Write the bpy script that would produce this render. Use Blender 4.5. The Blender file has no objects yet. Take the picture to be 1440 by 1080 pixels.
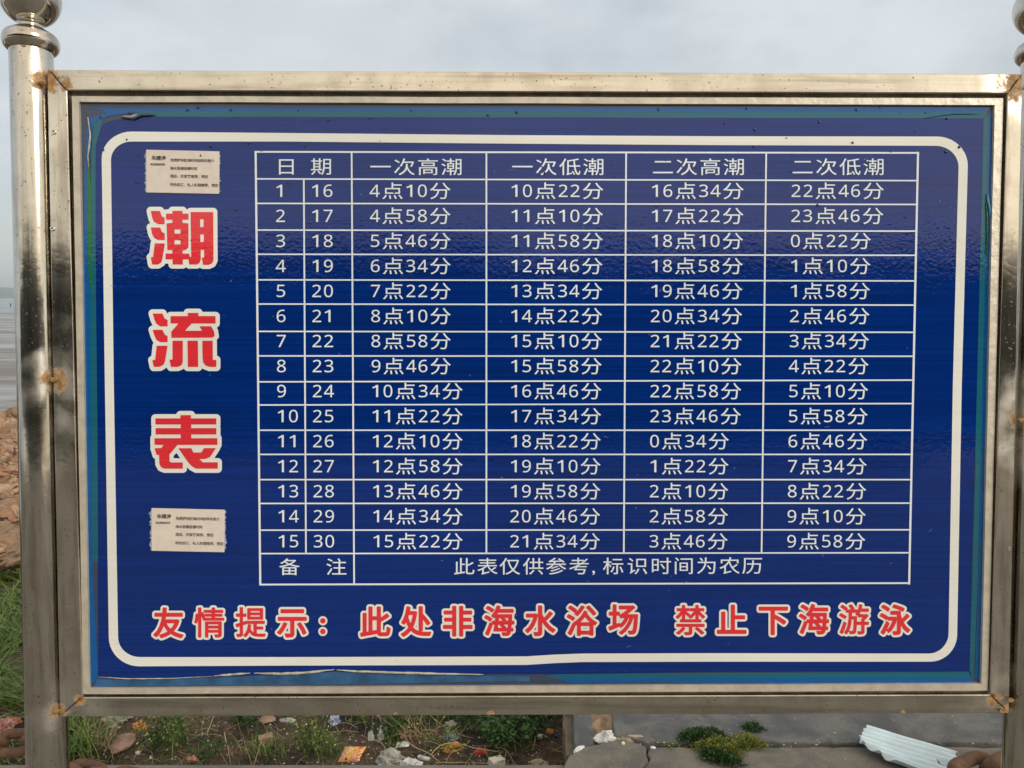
import bpy, bmesh, math, random
import numpy as np
from mathutils import Vector, Matrix, noise as mnoise

# ------------------------------------------------------------------ camera, sky, sun, exposure
SC = bpy.context.scene
COL = SC.collection
F = 1085.0                     # focal length in photo pixels (1440 wide)
PITCH = math.radians(6.4)
CAM = Vector((0, 0, 1.6))
cd = bpy.data.cameras.new('camera')
cam = bpy.data.objects.new('camera', cd)
COL.objects.link(cam)
cam.location = CAM
cam.rotation_euler = (math.pi / 2 - PITCH, 0, 0)
cd.sensor_width = 36
cd.lens = F / 1440 * 36
cd.clip_start = 0.05
cd.clip_end = 20000
SC.camera = cam

SUN_EL = math.radians(24)
SUN_AZ = math.radians(130)     # compass: 0 = +Y (ahead), clockwise; behind the camera, to the right
sun_dir = Vector((math.sin(SUN_AZ) * math.cos(SUN_EL), math.cos(SUN_AZ) * math.cos(SUN_EL), math.sin(SUN_EL)))
SC.view_settings.view_transform = 'Standard'
SC.view_settings.look = 'None'
SC.view_settings.exposure = 0.22
SC.view_settings.gamma = 1.0
SC.view_settings.use_curve_mapping = False
SC.cycles.max_bounces = 8
SC.cycles.volume_bounces = 0

W = bpy.data.worlds.new('World')
SC.world = W
W.use_nodes = True


class NT:
    def __init__(s, nt):
        s.nt = nt

    def n(s, typ, **kw):
        nd = s.nt.nodes.new(typ)
        for k, v in kw.items():
            setattr(nd, k, v)
        return nd

    def put(s, sock, v):
        if isinstance(v, bpy.types.NodeSocket):
            s.nt.links.new(v, sock)
        elif isinstance(v, bpy.types.Node):
            s.nt.links.new(v.outputs[0], sock)
        else:
            if sock.type == 'RGBA' and not hasattr(v, '__len__'):
                v = (v, v, v, 1)
            if sock.type == 'RGBA' and len(v) == 3:
                v = (*v, 1)
            sock.default_value = v

    def math(s, op, a, b=0.0, c=None, clamp=False):
        nd = s.n('ShaderNodeMath', operation=op, use_clamp=clamp)
        s.put(nd.inputs[0], a)
        s.put(nd.inputs[1], b)
        if c is not None:
            s.put(nd.inputs[2], c)
        return nd.outputs[0]

    def vmath(s, op, a, b=(0, 0, 0), out=0):
        nd = s.n('ShaderNodeVectorMath', operation=op)
        s.put(nd.inputs[0], a)
        s.put(nd.inputs[1], b)
        return nd.outputs[out]

    def mix(s, f, a, b, mode='MIX'):
        nd = s.n('ShaderNodeMix', data_type='RGBA', blend_type=mode)
        s.put(nd.inputs[0], f)
        s.put(nd.inputs[6], a)
        s.put(nd.inputs[7], b)
        return nd.outputs[2]

    def ramp(s, x, a, b, lo=0.0, hi=1.0):
        nd = s.n('ShaderNodeMapRange')
        nd.interpolation_type = 'SMOOTHSTEP'
        s.put(nd.inputs[0], x)
        nd.inputs[1].default_value = a
        nd.inputs[2].default_value = b
        nd.inputs[3].default_value = lo
        nd.inputs[4].default_value = hi
        return nd.outputs[0]

    def noise(s, vec, scale, detail=4, rough=0.55, dist=0.0, out=0):
        nd = s.n('ShaderNodeTexNoise')
        s.put(nd.inputs['Vector'], vec)
        nd.inputs['Scale'].default_value = scale
        nd.inputs['Detail'].default_value = detail
        nd.inputs['Roughness'].default_value = rough
        nd.inputs['Distortion'].default_value = dist
        return nd.outputs[out]

    def pos(s, sc=None, obj=False):
        if obj:
            p = s.n('ShaderNodeTexCoord').outputs['Object']
        else:
            p = s.n('ShaderNodeNewGeometry').outputs['Position']
        return p if sc is None else s.vmath('MULTIPLY', p, sc)

    def bump(s, h, strength=0.3, dist=0.01, normal=None):
        nd = s.n('ShaderNodeBump')
        nd.inputs['Strength'].default_value = strength
        nd.inputs['Distance'].default_value = dist
        s.put(nd.inputs['Height'], h)
        if normal is not None:
            s.put(nd.inputs['Normal'], normal)
        return nd.outputs[0]


g = NT(W.node_tree)
bg = W.node_tree.nodes['Background']
sky = g.n('ShaderNodeTexSky', sky_type='NISHITA')
sky.sun_disc = False
sky.sun_elevation = SUN_EL
sky.sun_rotation = SUN_AZ
sky.air_density = 1.2
sky.dust_density = 2.0
sky.ozone_density = 1.2
dirv = g.n('ShaderNodeTexCoord').outputs['Generated']
# cloud deck: stretched noise on the view direction, warm towards the low sun
flat = g.vmath('MULTIPLY', dirv, (1.0, 1.0, 2.0))
c1 = g.noise(flat, 1.9, 6, 0.5, 0.4)
c2 = g.noise(g.vmath('ADD', flat, (3.1, 1.7, 0.4)), 5.5, 5, 0.55, 0.2)
cl = g.math('ADD', g.math('MULTIPLY', c1, 0.75), g.math('MULTIPLY', c2, 0.25))
cover = g.ramp(cl, 0.36, 0.60, 0.62, 0.97)
sd = g.n('ShaderNodeVectorMath', operation='DOT_PRODUCT')
g.put(sd.inputs[0], dirv)
sd.inputs[1].default_value = Vector((0.38, -0.86, 0.36)).normalized()
glow = g.ramp(sd.outputs['Value'], -0.3, 0.95, 0.0, 1.0)
cloudcol = g.mix(glow, (6.2, 6.6, 6.95), (11.6, 10.2, 8.0))
shade = g.ramp(c2, 0.3, 0.75, 0.93, 1.07)
cloudcol = g.mix(1.0, cloudcol, shade, 'MULTIPLY')
final = g.mix(cover, sky.outputs[0], cloudcol)
g.put(bg.inputs[0], final)
bg.inputs[1].default_value = 0.1

sl = bpy.data.lights.new('sun', 'SUN')
sl.energy = 1.3
sl.angle = math.radians(22)
sl.color = (1.0, 0.95, 0.87)
so = bpy.data.objects.new('sun', sl)
COL.objects.link(so)
so.rotation_euler = (-sun_dir).to_track_quat('-Z', 'Y').to_euler()
so.location = (0, -5, 8)

# ------------------------------------------------------------------ helpers
RND = random.Random(7)
CR = cam.rotation_euler.to_matrix()


def ray(px, py):
    return CR @ Vector(((px - 720) / F, -(py - 540) / F, -1.0))


def at_z(px, py, z):
    d = ray(px, py)
    return CAM + d * ((z - CAM.z) / d.z)


def at_y(px, py, y):
    d = ray(px, py)
    return CAM + d * ((y - CAM.y) / d.y)


# the sign leans back a little: its plane from its two vanishing directions
V = -ray(730, 33640)
V.normalize()
U = ray(112170, 588).normalized()
U = (U - V * U.dot(V)).normalized()
N = U.cross(V).normalized()
if N.y > 0:
    N = -N
P0 = at_y(748, 555, 1.27)


def pl(px, py, off=0.0):
    """photo pixel -> point on the sign plane moved off metres towards the viewer"""
    o = P0 + N * off
    d = ray(px, py)
    return CAM + d * ((o - CAM).dot(N) / d.dot(N))


def link(ob, parent=None):
    COL.objects.link(ob)
    if parent is not None:
        ob.parent = parent
        ob.matrix_parent_inverse = parent.matrix_world.inverted() if parent.parent is None else Matrix.Identity(4)
    return ob


def mk(name, verts, faces, mat, parent=None, smooth=False):
    me = bpy.data.meshes.new(name)
    if parent is not None and parent.type == 'EMPTY' and parent.parent is None:
        pass
    me.from_pydata([tuple(v) for v in verts], [], faces)
    me.update()
    if mat is not None:
        for m_ in (mat if isinstance(mat, (list, tuple)) else [mat]):
            me.materials.append(m_)
    if smooth:
        for p in me.polygons:
            p.use_smooth = True
    ob = bpy.data.objects.new(name, me)
    COL.objects.link(ob)
    if parent is not None:
        root = parent
        loc = Vector((0, 0, 0))
        while root is not None:
            loc += root.location
            root = root.parent
        me.transform(Matrix.Translation(-loc))
        ob.parent = parent
    return ob


def empty(name, loc, label, cat, group=None):
    o = bpy.data.objects.new(name, None)
    COL.objects.link(o)
    o.location = loc
    o.empty_display_size = 0.1
    tag(o, label, cat, group)
    return o


def tag(o, label, cat, group=None):
    o['label'] = label
    o['category'] = cat
    if group:
        o['group'] = group
    return o


def recenter(o):
    """put a one-mesh thing's origin at its base"""
    me = o.data
    n = len(me.vertices)
    co = np.empty(n * 3)
    me.vertices.foreach_get('co', co)
    co = co.reshape(n, 3)
    c = Vector(((co[:, 0].min() + co[:, 0].max()) / 2, (co[:, 1].min() + co[:, 1].max()) / 2, co[:, 2].min()))
    me.transform(Matrix.Translation(-c))
    o.location = c
    return o


class MB:
    def __init__(s):
        s.v, s.f, s.mi = [], [], []

    def add(s, v, f):
        b = len(s.v)
        s.v += [Vector(p) for p in v]
        s.f += [tuple(i + b for i in q) for q in f]

    def prism(s, poly, d):
        """poly: list of points, d: vector the far side is moved by"""
        n = len(poly)
        d = Vector(d)
        v = [Vector(p) for p in poly] + [Vector(p) + d for p in poly]
        f = [tuple(range(n)), tuple(range(2 * n - 1, n - 1, -1))]
        f += [(i, i + n, (i + 1) % n + n, (i + 1) % n) for i in range(n)]
        s.add(v, f)

    def tube(s, pts, r, seg=8, closed=False, cap=True):
        pts = [Vector(p) for p in pts]
        n = len(pts)
        rs = r if hasattr(r, '__len__') else [r] * n
        v, f = [], []
        up = None
        for i, p in enumerate(pts):
            if closed:
                t = pts[(i + 1) % n] - pts[i - 1]
            else:
                t = pts[min(i + 1, n - 1)] - pts[max(i - 1, 0)]
            t.normalize()
            if up is None:
                up = t.orthogonal().normalized()
            a = (up - t * up.dot(t))
            a = a.normalized() if a.length > 1e-6 else t.orthogonal().normalized()
            up = a
            b = t.cross(a)
            for k in range(seg):
                an = 2 * math.pi * k / seg
                v.append(p + (a * math.cos(an) + b * math.sin(an)) * rs[i])
        for i in range(n if closed else n - 1):
            j = (i + 1) % n
            for k in range(seg):
                k2 = (k + 1) % seg
                f.append((i * seg + k, i * seg + k2, j * seg + k2, j * seg + k))
        if cap and not closed:
            f.append(tuple(range(seg - 1, -1, -1)))
            f.append(tuple((n - 1) * seg + k for k in range(seg)))
        s.add(v, f)

    def lathe(s, prof, origin, axis, seg=48):
        axis = Vector(axis).normalized()
        a = axis.orthogonal().normalized()
        b = axis.cross(a)
        v, f = [], []
        for r, h in prof:
            for k in range(seg):
                an = 2 * math.pi * k / seg
                v.append(Vector(origin) + axis * h + (a * math.cos(an) + b * math.sin(an)) * r)
        for i in range(len(prof) - 1):
            for k in range(seg):
                k2 = (k + 1) % seg
                f.append((i * seg + k, i * seg + k2, (i + 1) * seg + k2, (i + 1) * seg + k))
        s.add(v, f)

    def build(s, name, mat, parent=None, smooth=False):
        return mk(name, s.v, s.f, mat, parent, smooth)


def fixn(o):
    bm = bmesh.new()
    bm.from_mesh(o.data)
    bmesh.ops.recalc_face_normals(bm, faces=bm.faces)
    bm.to_mesh(o.data)
    bm.free()
    return o


def bevel(o, w, seg=2):
    m = o.modifiers.new('bevel', 'BEVEL')
    m.width = w
    m.segments = seg
    m.limit_method = 'ANGLE'
    return o


def mat(name):
    m = bpy.data.materials.new(name)
    m.use_nodes = True
    t = NT(m.node_tree)
    b = m.node_tree.nodes['Principled BSDF']
    return m, t, b


# ------------------------------------------------------------------ materials
def gloss_print(name, col, streak=0.12, rough=0.45):
    """printed vinyl under a clear glossy film, fine horizontal print lines"""
    m, t, b = mat(name)
    p = t.pos()
    s1 = t.noise(t.vmath('MULTIPLY', p, (2.0, 2.0, 380.0)), 1.0, 3, 0.7)
    s2 = t.noise(t.vmath('MULTIPLY', p, (1.2, 1.2, 60.0)), 1.0, 3, 0.6)
    big = t.noise(p, 2.3, 3)
    k = t.math('ADD', t.math('MULTIPLY', s1, 0.78), t.math('MULTIPLY', s2, 0.22))
    k = t.ramp(k, 0.35, 0.65, 1 - streak, 1 + streak)
    k = t.math('MULTIPLY', k, t.ramp(big, 0.3, 0.7, 0.94, 1.06))
    c = t.mix(1.0, col, k, 'MULTIPLY')
    # fine scuffs and grime
    sc = t.noise(t.vmath('MULTIPLY', p, (40, 40, 90)), 1.0, 6, 0.7)
    c = t.mix(t.ramp(sc, 0.68, 0.8, 0, 0.25), c, (0.35, 0.38, 0.42))
    t.put(b.inputs['Base Color'], c)
    b.inputs['Roughness'].default_value = rough
    b.inputs['Specular IOR Level'].default_value = 0.0
    b.inputs['Coat Weight'].default_value = 1.0
    b.inputs['Coat Roughness'].default_value = 0.045
    b.inputs['Coat IOR'].default_value = 1.5
    peel = t.noise(p, 170, 2, 0.5)
    wave = t.noise(p, 9, 2, 0.5)
    h = t.math('ADD', t.math('MULTIPLY', peel, 0.12), t.math('MULTIPLY', wave, 0.35))
    t.put(b.inputs['Coat Normal'], t.bump(h, 1.0, 0.0016))
    return m


M_NAVY = gloss_print('navy_print', (0.0004, 0.0235, 0.190), 0.2)
M_WHITE = gloss_print('white_print', (0.82, 0.83, 0.79), 0.025)
M_CELL = gloss_print('pale_text_print', (0.78, 0.86, 0.95), 0.02)
M_RED = gloss_print('red_print', (0.76, 0.036, 0.050), 0.07)
M_BLUE = gloss_print('blue_tape', (0.005, 0.105, 0.34), 0.06, 0.3)
M_TEAL = gloss_print('teal_tape', (0.012, 0.125, 0.19), 0.1, 0.3)
M_GREEN = gloss_print('green_tape', (0.01, 0.16, 0.03), 0.1, 0.3)
M_BACK = gloss_print('backing_grey', (0.05, 0.065, 0.12), 0.1, 0.5)


def simple(name, col, rough=0.6, var=0.2, scale=30, metal=0.0, bump=0.0, bscale=80, spec=0.5, obj=True, col2=None):
    m, t, b = mat(name)
    p = t.pos(obj=obj)
    n1 = t.noise(p, scale, 5, 0.6)
    if col2 is None:
        c = t.mix(1.0, col, t.ramp(n1, 0.3, 0.7, 1 - var, 1 + var), 'MULTIPLY')
    else:
        c = t.mix(t.ramp(n1, 0.4, 0.6), col, col2)
    t.put(b.inputs['Base Color'], c)
    b.inputs['Roughness'].default_value = rough
    b.inputs['Metallic'].default_value = metal
    b.inputs['Specular IOR Level'].default_value = spec
    if bump:
        t.put(b.inputs['Normal'], t.bump(t.noise(p, bscale, 5, 0.65), bump, 0.01))
    return m


WELDS = [((67, 112), .026), ((56, 117), .016), ((78, 534), .026), ((83, 1000), .018), ((92, 118), .016), ((112, 984), .012),
         ((1429, 118), .036), ((1430, 590), .020), ((1400, 985), .018), ((1417, 998), .014), ((32, 66), .016), ((690, 1004), .007),
         ((556, 1005), .006), ((1270, 1002), .005)]
HALOS = [((70, 1000), .055), ((96, 985), .05), ((78, 110), .06), ((92, 530), .085), ((92, 590), .06), ((1425, 120), .07), ((1405, 965), .07),
         ((1420, 570), .075), ((1418, 630), .07), ((130, 996), .05), ((55, 100), .05), ((1440, 590), .05)]


def steel(name, rough=0.055, streak=(60, 60, 2.0), tint=(0.64, 0.60, 0.53)):
    """stainless steel gone dull: water spots, vertical grime, rust where it was welded"""
    m, t, b = mat(name)
    p = t.pos()
    st = t.noise(t.vmath('MULTIPLY', p, streak), 1.0, 4, 0.6)
    cloud = t.noise(p, 20, 3, 0.5, 0.3)
    spots = t.noise(p, 210, 3, 0.6)
    nn = t.noise(p, 60, 5, 0.7, 0.5)
    rust = 0.0
    for (q, r) in WELDS:
        dist = t.vmath('DISTANCE', p, pl(q[0], q[1], 0.0), out=1)
        dd = t.math('ADD', dist, t.math('MULTIPLY', t.math('SUBTRACT', nn, 0.5), r * 2.2))
        k = t.ramp(dd, r * 0.45, r * 0.95, 1.0, 0.0)
        rust = t.math('MAXIMUM', rust, k)
    halo = 0.0
    for (q, r) in HALOS:
        dist = t.vmath('DISTANCE', p, pl(q[0], q[1], 0.0), out=1)
        dist = t.math('ADD', dist, t.math('MULTIPLY', t.math('SUBTRACT', cloud, 0.5), r * 2.4))
        halo = t.math('MAXIMUM', halo, t.ramp(dist, -r * 0.4, r * 1.15, 0.85, 0.0))
    c = t.mix(t.ramp(cloud, 0.42, 0.68, 0, 0.4), tint, (0.40, 0.355, 0.29))
    c = t.mix(t.ramp(st, 0.45, 0.70, 0, 0.55), c, (0.27, 0.235, 0.185))
    c = t.mix(t.math('MULTIPLY', halo, 0.8), c, (0.66, 0.62, 0.56))
    pit = t.ramp(spots, 0.64, 0.70, 0, 0.8)
    c = t.mix(pit, c, (0.10, 0.06, 0.035))
    rc = t.mix(t.ramp(t.noise(p, 130, 5, 0.7), 0.35, 0.65), (0.50, 0.27, 0.075), (0.19, 0.085, 0.028))
    c = t.mix(t.math('MULTIPLY', rust, 0.92), c, rc)
    t.put(b.inputs['Base Color'], c)
    dull = t.math('MAXIMUM', t.math('MAXIMUM', rust, pit), t.math('MULTIPLY', halo, 0.85))
    t.put(b.inputs['Metallic'], t.math('SUBTRACT', 1.0, t.math('MULTIPLY', rust, 0.95)))
    r1 = t.math('ADD', rough, t.math('MULTIPLY', cloud, 0.10))
    t.put(b.inputs['Roughness'], t.math('ADD', r1, t.math('MULTIPLY', dull, 0.5), clamp=True))
    hh = t.math('ADD', t.math('MULTIPLY', cloud, 0.8), t.math('MULTIPLY', rust, t.math('MULTIPLY', nn, 0.6)))
    t.put(b.inputs['Normal'], t.bump(hh, 0.15, 0.003))
    return m


M_STEEL = steel('stainless_frame')
M_STEEL_H = steel('stainless_rail', 0.08, (2.5, 60, 60))
M_POST = steel('stainless_post', 0.06, (90, 90, 1.2), (0.57, 0.545, 0.49))
M_BALL = steel('stainless_ball', 0.05, (20, 20, 3), (0.66, 0.62, 0.55))
M_LIP = simple('cream_aluminium', (0.62, 0.57, 0.48), 0.38, 0.12, 40, metal=0.35, bump=0.15, obj=False)
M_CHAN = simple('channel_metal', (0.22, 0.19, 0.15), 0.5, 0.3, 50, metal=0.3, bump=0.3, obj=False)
M_RUST = simple('rust', (0.17, 0.088, 0.048), 0.85, 0.4, 30, bump=0.6, bscale=90, col2=(0.11, 0.06, 0.036))
M_WELD = simple('weld_bead', (0.55, 0.38, 0.18), 0.4, 0.4, 200, metal=0.8, bump=0.8, bscale=400)


# ------------------------------------------------------------------ large structure: ground, beach, sea, hill
def concrete(name, col, col2, sc=6.0):
    m, t, b = mat(name)
    p = t.pos()
    a = t.noise(p, sc, 6, 0.6, 0.3)
    f_ = t.noise(p, 160, 4, 0.7)
    c = t.mix(t.ramp(a, 0.38, 0.64), col, col2)
    c = t.mix(1.0, c, t.ramp(f_, 0.3, 0.7, 0.82, 1.14), 'MULTIPLY')
    ws = t.noise(p, 75, 3, 0.5)
    c = t.mix(t.ramp(ws, 0.72, 0.76, 0, 0.7), c, (0.5, 0.47, 0.42))
    dk = t.noise(p, 17, 5, 0.75, 1.0)
    c = t.mix(t.ramp(dk, 0.58, 0.75, 0, 0.55), c, (0.05, 0.042, 0.035))
    t.put(b.inputs['Base Color'], c)
    b.inputs['Roughness'].default_value = 0.85
    t.put(b.inputs['Normal'], t.bump(t.math('ADD', f_, t.math('MULTIPLY', a, 1.5)), 0.45, 0.006))
    return m


M_CON_D = concrete('dark_concrete', (0.085, 0.088, 0.092), (0.155, 0.150, 0.140))
M_CON_L = concrete('brown_concrete', (0.19, 0.165, 0.130), (0.12, 0.112, 0.10), 9)
M_CON_P = concrete('pale_concrete', (0.21, 0.195, 0.165), (0.15, 0.138, 0.118), 3)

m, t, b = mat('dirt')
M_DIRT = m
p = t.pos()
n1 = t.noise(p, 3.0, 6, 0.6, 0.4)
n2 = t.noise(p, 45, 6, 0.7)
c = t.mix(t.ramp(n1, 0.38, 0.62), (0.038, 0.026, 0.018), (0.13, 0.082, 0.052))
c = t.mix(1.0, c, t.ramp(n2, 0.25, 0.75, 0.45, 1.5), 'MULTIPLY')
t.put(b.inputs['Base Color'], c)
b.inputs['Roughness'].default_value = 0.95
t.put(b.inputs['Normal'], t.bump(n2, 0.9, 0.02))

m, t, b = mat('rock')
M_ROCK = m
p = t.pos()
n1 = t.noise(p, 2.2, 6, 0.65, 0.5)
n2 = t.noise(p, 14, 6, 0.7, 0.4)
c = t.mix(t.ramp(n1, 0.35, 0.65), (0.48, 0.275, 0.165), (0.57, 0.40, 0.265))
oi = t.n('ShaderNodeObjectInfo')
c = t.mix(1.0, c, t.ramp(oi.outputs['Random'], 0, 1, 0.72, 1.12), 'MULTIPLY')
c = t.mix(t.ramp(n2, 0.55, 0.72, 0, 0.8), c, (0.16, 0.085, 0.05))
gr = t.noise(p, 1.1, 4, 0.6)
c = t.mix(t.ramp(gr, 0.60, 0.70, 0, 0.5), c, (0.13, 0.12, 0.04))
t.put(b.inputs['Base Color'], c)
b.inputs['Roughness'].default_value = 0.9
vo = t.n('ShaderNodeTexVoronoi', feature='DISTANCE_TO_EDGE')
t.put(vo.inputs['Vector'], t.vmath('ADD', t.vmath('MULTIPLY', p, (1, 1, 2.2)), t.vmath('MULTIPLY', t.noise(p, 5, 3, out=1), (.35, .35, .35))))
vo.inputs['Scale'].default_value = 2.6
crack = t.ramp(vo.outputs[0], 0.0, 0.05, 0.0, 1.0)
crack = t.math('MAXIMUM', crack, t.ramp(t.noise(p, 3.0, 3), 0.42, 0.55, 0.0, 0.95))
c = t.mix(crack, (0.10, 0.055, 0.035), c)
t.put(b.inputs['Base Color'], c)
t.put(b.inputs['Normal'], t.bump(t.math('ADD', n2, t.math('MULTIPLY', crack, 0.8)), 1.0, 0.06))

m, t, b = mat('wet_sand')
M_SAND = m
p = t.pos()
n1 = t.noise(t.vmath('MULTIPLY', p, (0.03, 0.16, 1)), 1.0, 5, 0.6, 0.6)
n2 = t.noise(t.vmath('MULTIPLY', p, (0.25, 1.3, 1)), 1.0, 5, 0.6, 0.6)
c = t.mix(t.ramp(n1, 0.4, 0.6), (0.17, 0.145, 0.125), (0.25, 0.225, 0.20))
c = t.mix(t.ramp(n2, 0.5, 0.7, 0, 0.6), c, (0.11, 0.09, 0.075))
t.put(b.inputs['Base Color'], c)
wet = t.ramp(t.math('ADD', t.math('MULTIPLY', n1, 0.6), t.math('MULTIPLY', n2, 0.4)), 0.42, 0.58, 0.55, 0.18)
t.put(b.inputs['Roughness'], wet)
t.put(b.inputs['Normal'], t.bump(n2, 0.5, 0.04))

M_SEA = simple('sea_water', (0.10, 0.145, 0.17), 0.22, 0.1, 0.01, bump=0.3, bscale=0.8, obj=False)
M_HILL = simple('far_hill', (0.045, 0.075, 0.05), 0.95, 0.3, 0.004, obj=False)
M_BANK = simple('wooded_bank', (0.016, 0.019, 0.012), 0.95, 0.5, 0.35, bump=0.6, bscale=1.5, obj=False)


def grid(name, x0, x1, y0, y1, nx, ny, hfun, mt, smooth=True):
    vs, fs = [], []
    for j in range(ny + 1):
        y = y0 + (y1 - y0) * j / ny
        for i in range(nx + 1):
            x = x0 + (x1 - x0) * i / nx
            vs.append((x, y, hfun(x, y)))
    for j in range(ny):
        for i in range(nx):
            a = j * (nx + 1) + i
            fs.append((a, a + 1, a + nx + 2, a + nx + 1))
    o = mk(name, vs, fs, mt, None, smooth)
    o['kind'] = 'structure'
    return o


def nz(x, y, s, seed=0.0):
    return mnoise.noise(Vector((x * s, y * s, seed)))


def bed_h(x, y):
    """dirt bed behind the pavement edge"""
    h = -0.19 + 0.03 * nz(x, y, 2.2, 1) + 0.018 * nz(x, y, 8, 2) + 0.007 * nz(x, y, 30, 3)
    if x < -0.9:
        h += 0.10 * min(1, (-0.9 - x) / 1.0)
    return h


KERB_Y = at_z(400, 1076, 0.0).y
grid('ground', -7, 7, KERB_Y - 0.1, 4.6, 330, 62, bed_h, M_DIRT)


def slope_h(x, y):
    k = min(1.0, max(0.0, (y - 4.4) / 6.5))
    base = -0.04 + (0.10 - 0.25 * k) - 0.30 * min(1, max(0, (y - 4.5) / 0.5))
    rough = 0.22 * abs(nz(x, y, 0.9, 5)) + 0.13 * abs(nz(x, y, 2.3, 6)) + 0.05 * nz(x, y, 7, 7)
    h = base + rough * min(1, max(0, (y - 4.3) / 1.0)) * 1.0
    if y > 11.6:
        h -= min(2.6, (y - 11.6) * 0.9)
    return h


grid('rocky_ground', -30, 30, 4.45, 15.5, 420, 150, slope_h, simple('stony_soil', (0.17, 0.10, 0.06), 0.95, 0.4, 9, bump=0.8, bscale=30, obj=False, col2=(0.075, 0.06, 0.028)))
grid('beach', -500, 500, 13.5, 215, 20, 60, lambda x, y: -2.5 + 0.05 * nz(x, y, 0.1), M_SAND)
grid('sea', -6000, 6000, 200, 9000, 8, 40, lambda x, y: -2.44, M_SEA)
grid('sand_bar', -900, -120, 290, 312, 12, 3, lambda x, y: -2.25 - 0.02 * abs(y - 301), M_SAND)


def hill_h(x, y):
    r = (y - 4300) / 700
    prof = 62 - 0.012 * max(0, x + 2950) * 1.0
    if x > -2860:
        prof = 62 - (x + 2860) * 0.16
    prof += 6 * nz(x, 0, 0.004, 3) + 3 * nz(x, 1, 0.015, 4)
    return max(-4, prof * (1 - r * r)) if abs(r) < 1 else -4


grid('hill', -7000, -2300, 3600, 5000, 90, 14, hill_h, M_HILL)

# paving: everything under and behind the camera, and the slabs right of the dirt bed
con = MB()
ex = at_z(792, 1080, 0).x
con.prism([(-14, KERB_Y, 0), (-14, -30, 0), (14, -30, 0), (14, 2.25, 0), (ex + .02, 2.25, 0), (ex - 0.0, KERB_Y, 0)], (0, 0, -0.4))
pave = con.build('pavement', M_CON_P)
fixn(pave)
pave['kind'] = 'structure'
back_ground = grid('ground_behind', -60, 60, -80, -29.9, 10, 10, lambda x, y: -0.02, M_CON_P)


def slab(pts, z, mt, th=0.3, jit=0.0):
    """px outline -> concrete slab with a roughened edge"""
    w = [at_z(a, b_, z) for a, b_ in pts]
    out = []
    for i in range(len(w)):
        a, b_ = w[i], w[(i + 1) % len(w)]
        L = (b_ - a).length
        n = max(1, int(L / 0.035))
        for k in range(n):
            q = a.lerp(b_, k / n)
            j = jit if k else jit * 0.4
            q.x += RND.uniform(-j, j)
            q.y += RND.uniform(-j, j)
            out.append(q)
    mb = MB()
    mb.prism(out, (0, 0, -th))
    o = mb.build('slab', mt, pave)
    fixn(o)
    bevel(o, 0.006, 2)
    return o


D_ = 1110
slab([(791, 985), (806, 985), (809, 1030), (812, 1056), (806, 1062), (797, 1062), (795, 1040), (792, 1010)], -0.045, concrete('slab_side_strip', (0.20, 0.15, 0.10), (0.11, 0.075, 0.05), 14), jit=0.006)  # added strip; stands in for the next slab's brown side face in shade
slab([(804, 960), (828, 960), (835, 1047), (822, 1051), (809, 1056)], 0.0, M_CON_D, jit=0.004)
slab([(858, 930), (1700, 930), (1760, 1044), (905, 1043), (864, 1033)], 0.004, M_CON_D, jit=0.005)
slab([(780, D_), (792, 1078), (799, 1063), (812, 1056), (822, 1049), (845, 1046), (866, 1040), (884, 1043), (897, 1044), (909, 1050), (907, 1059), (911, 1066), (902, 1076), (899, D_)], 0.015, M_CON_L, jit=0.006)
slab([(901, D_), (905, 1078), (914, 1067), (910, 1060), (912, 1051), (1060, 1050), (1200, 1050), (1760, 1051), (1900, D_)], 0.0, M_CON_L, jit=0.004)
soil = grid('soil_patch', at_z(826, 1040, 0).x, at_z(905, 1040, 0).x, 2.35, 4.4, 30, 120,
            lambda x, y: -0.03 + 0.03 * nz(x, y, 9, 3) + 0.02 * nz(x, y, 30, 8),
            simple('sandy_soil', (0.30, 0.21, 0.13), 0.95, 0.35, 25, bump=0.8, bscale=60, obj=False))
joint = grid('soil_under_slabs', ex + .25, 7, 2.3, 4.6, 60, 30, lambda x, y: -0.075 + 0.015 * nz(x, y, 12, 3), M_DIRT)


# the wooded bank behind the photographer, mirrored in the film and the steel
def bank_h(x, y):
    r = min(1.0, max(0.0, (-y - 34) / 16.0))
    top = 12.8 + 1.3 * nz(x, 0, 0.06, 2) + 0.9 * nz(x, 0, 0.2, 9) + 0.5 * nz(x, 0, .7, 4)
    return -0.5 + (top + 0.5) * r * r * (3 - 2 * r) + 0.5 * r * nz(x, y, 0.6, 5)


grid('wooded_bank', -110, 110, -60, -34, 260, 36, bank_h, M_BANK)

# ------------------------------------------------------------------ the notice board
base = pl(748, 1300, -0.02)
base.z = 0
board = empty('notice_board', base, 'framed blue tide timetable board with white table and red Chinese heading between steel posts', 'notice board')

O4 = [(66, 98), (1438, 104), (1419, 1003), (84, 1008)]
I4 = [(94, 127), (1417, 131), (1393, 977), (115, 981)]
L4o = [(101, 135), (1411, 138), (1389, 971.5), (117, 976)]
L4i = [(111, 143), (1399, 147.5), (1380, 962), (125.5, 968)]


def bar(i):
    j = (i + 1) % 4
    w = MB()
    w.prism([pl(*O4[i]), pl(*O4[j]), pl(*I4[j]), pl(*I4[i])], -N * 0.026)
    o = w.build('frame_bar', M_STEEL_H if i in (0, 2) else M_STEEL, board)
    fixn(o)
    bevel(o, 0.0014, 3)


def lerp2(a, b_, k):
    return (a[0] + (b_[0] - a[0]) * k, a[1] + (b_[1] - a[1]) * k)


for i in range(4):
    bar(i)
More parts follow.
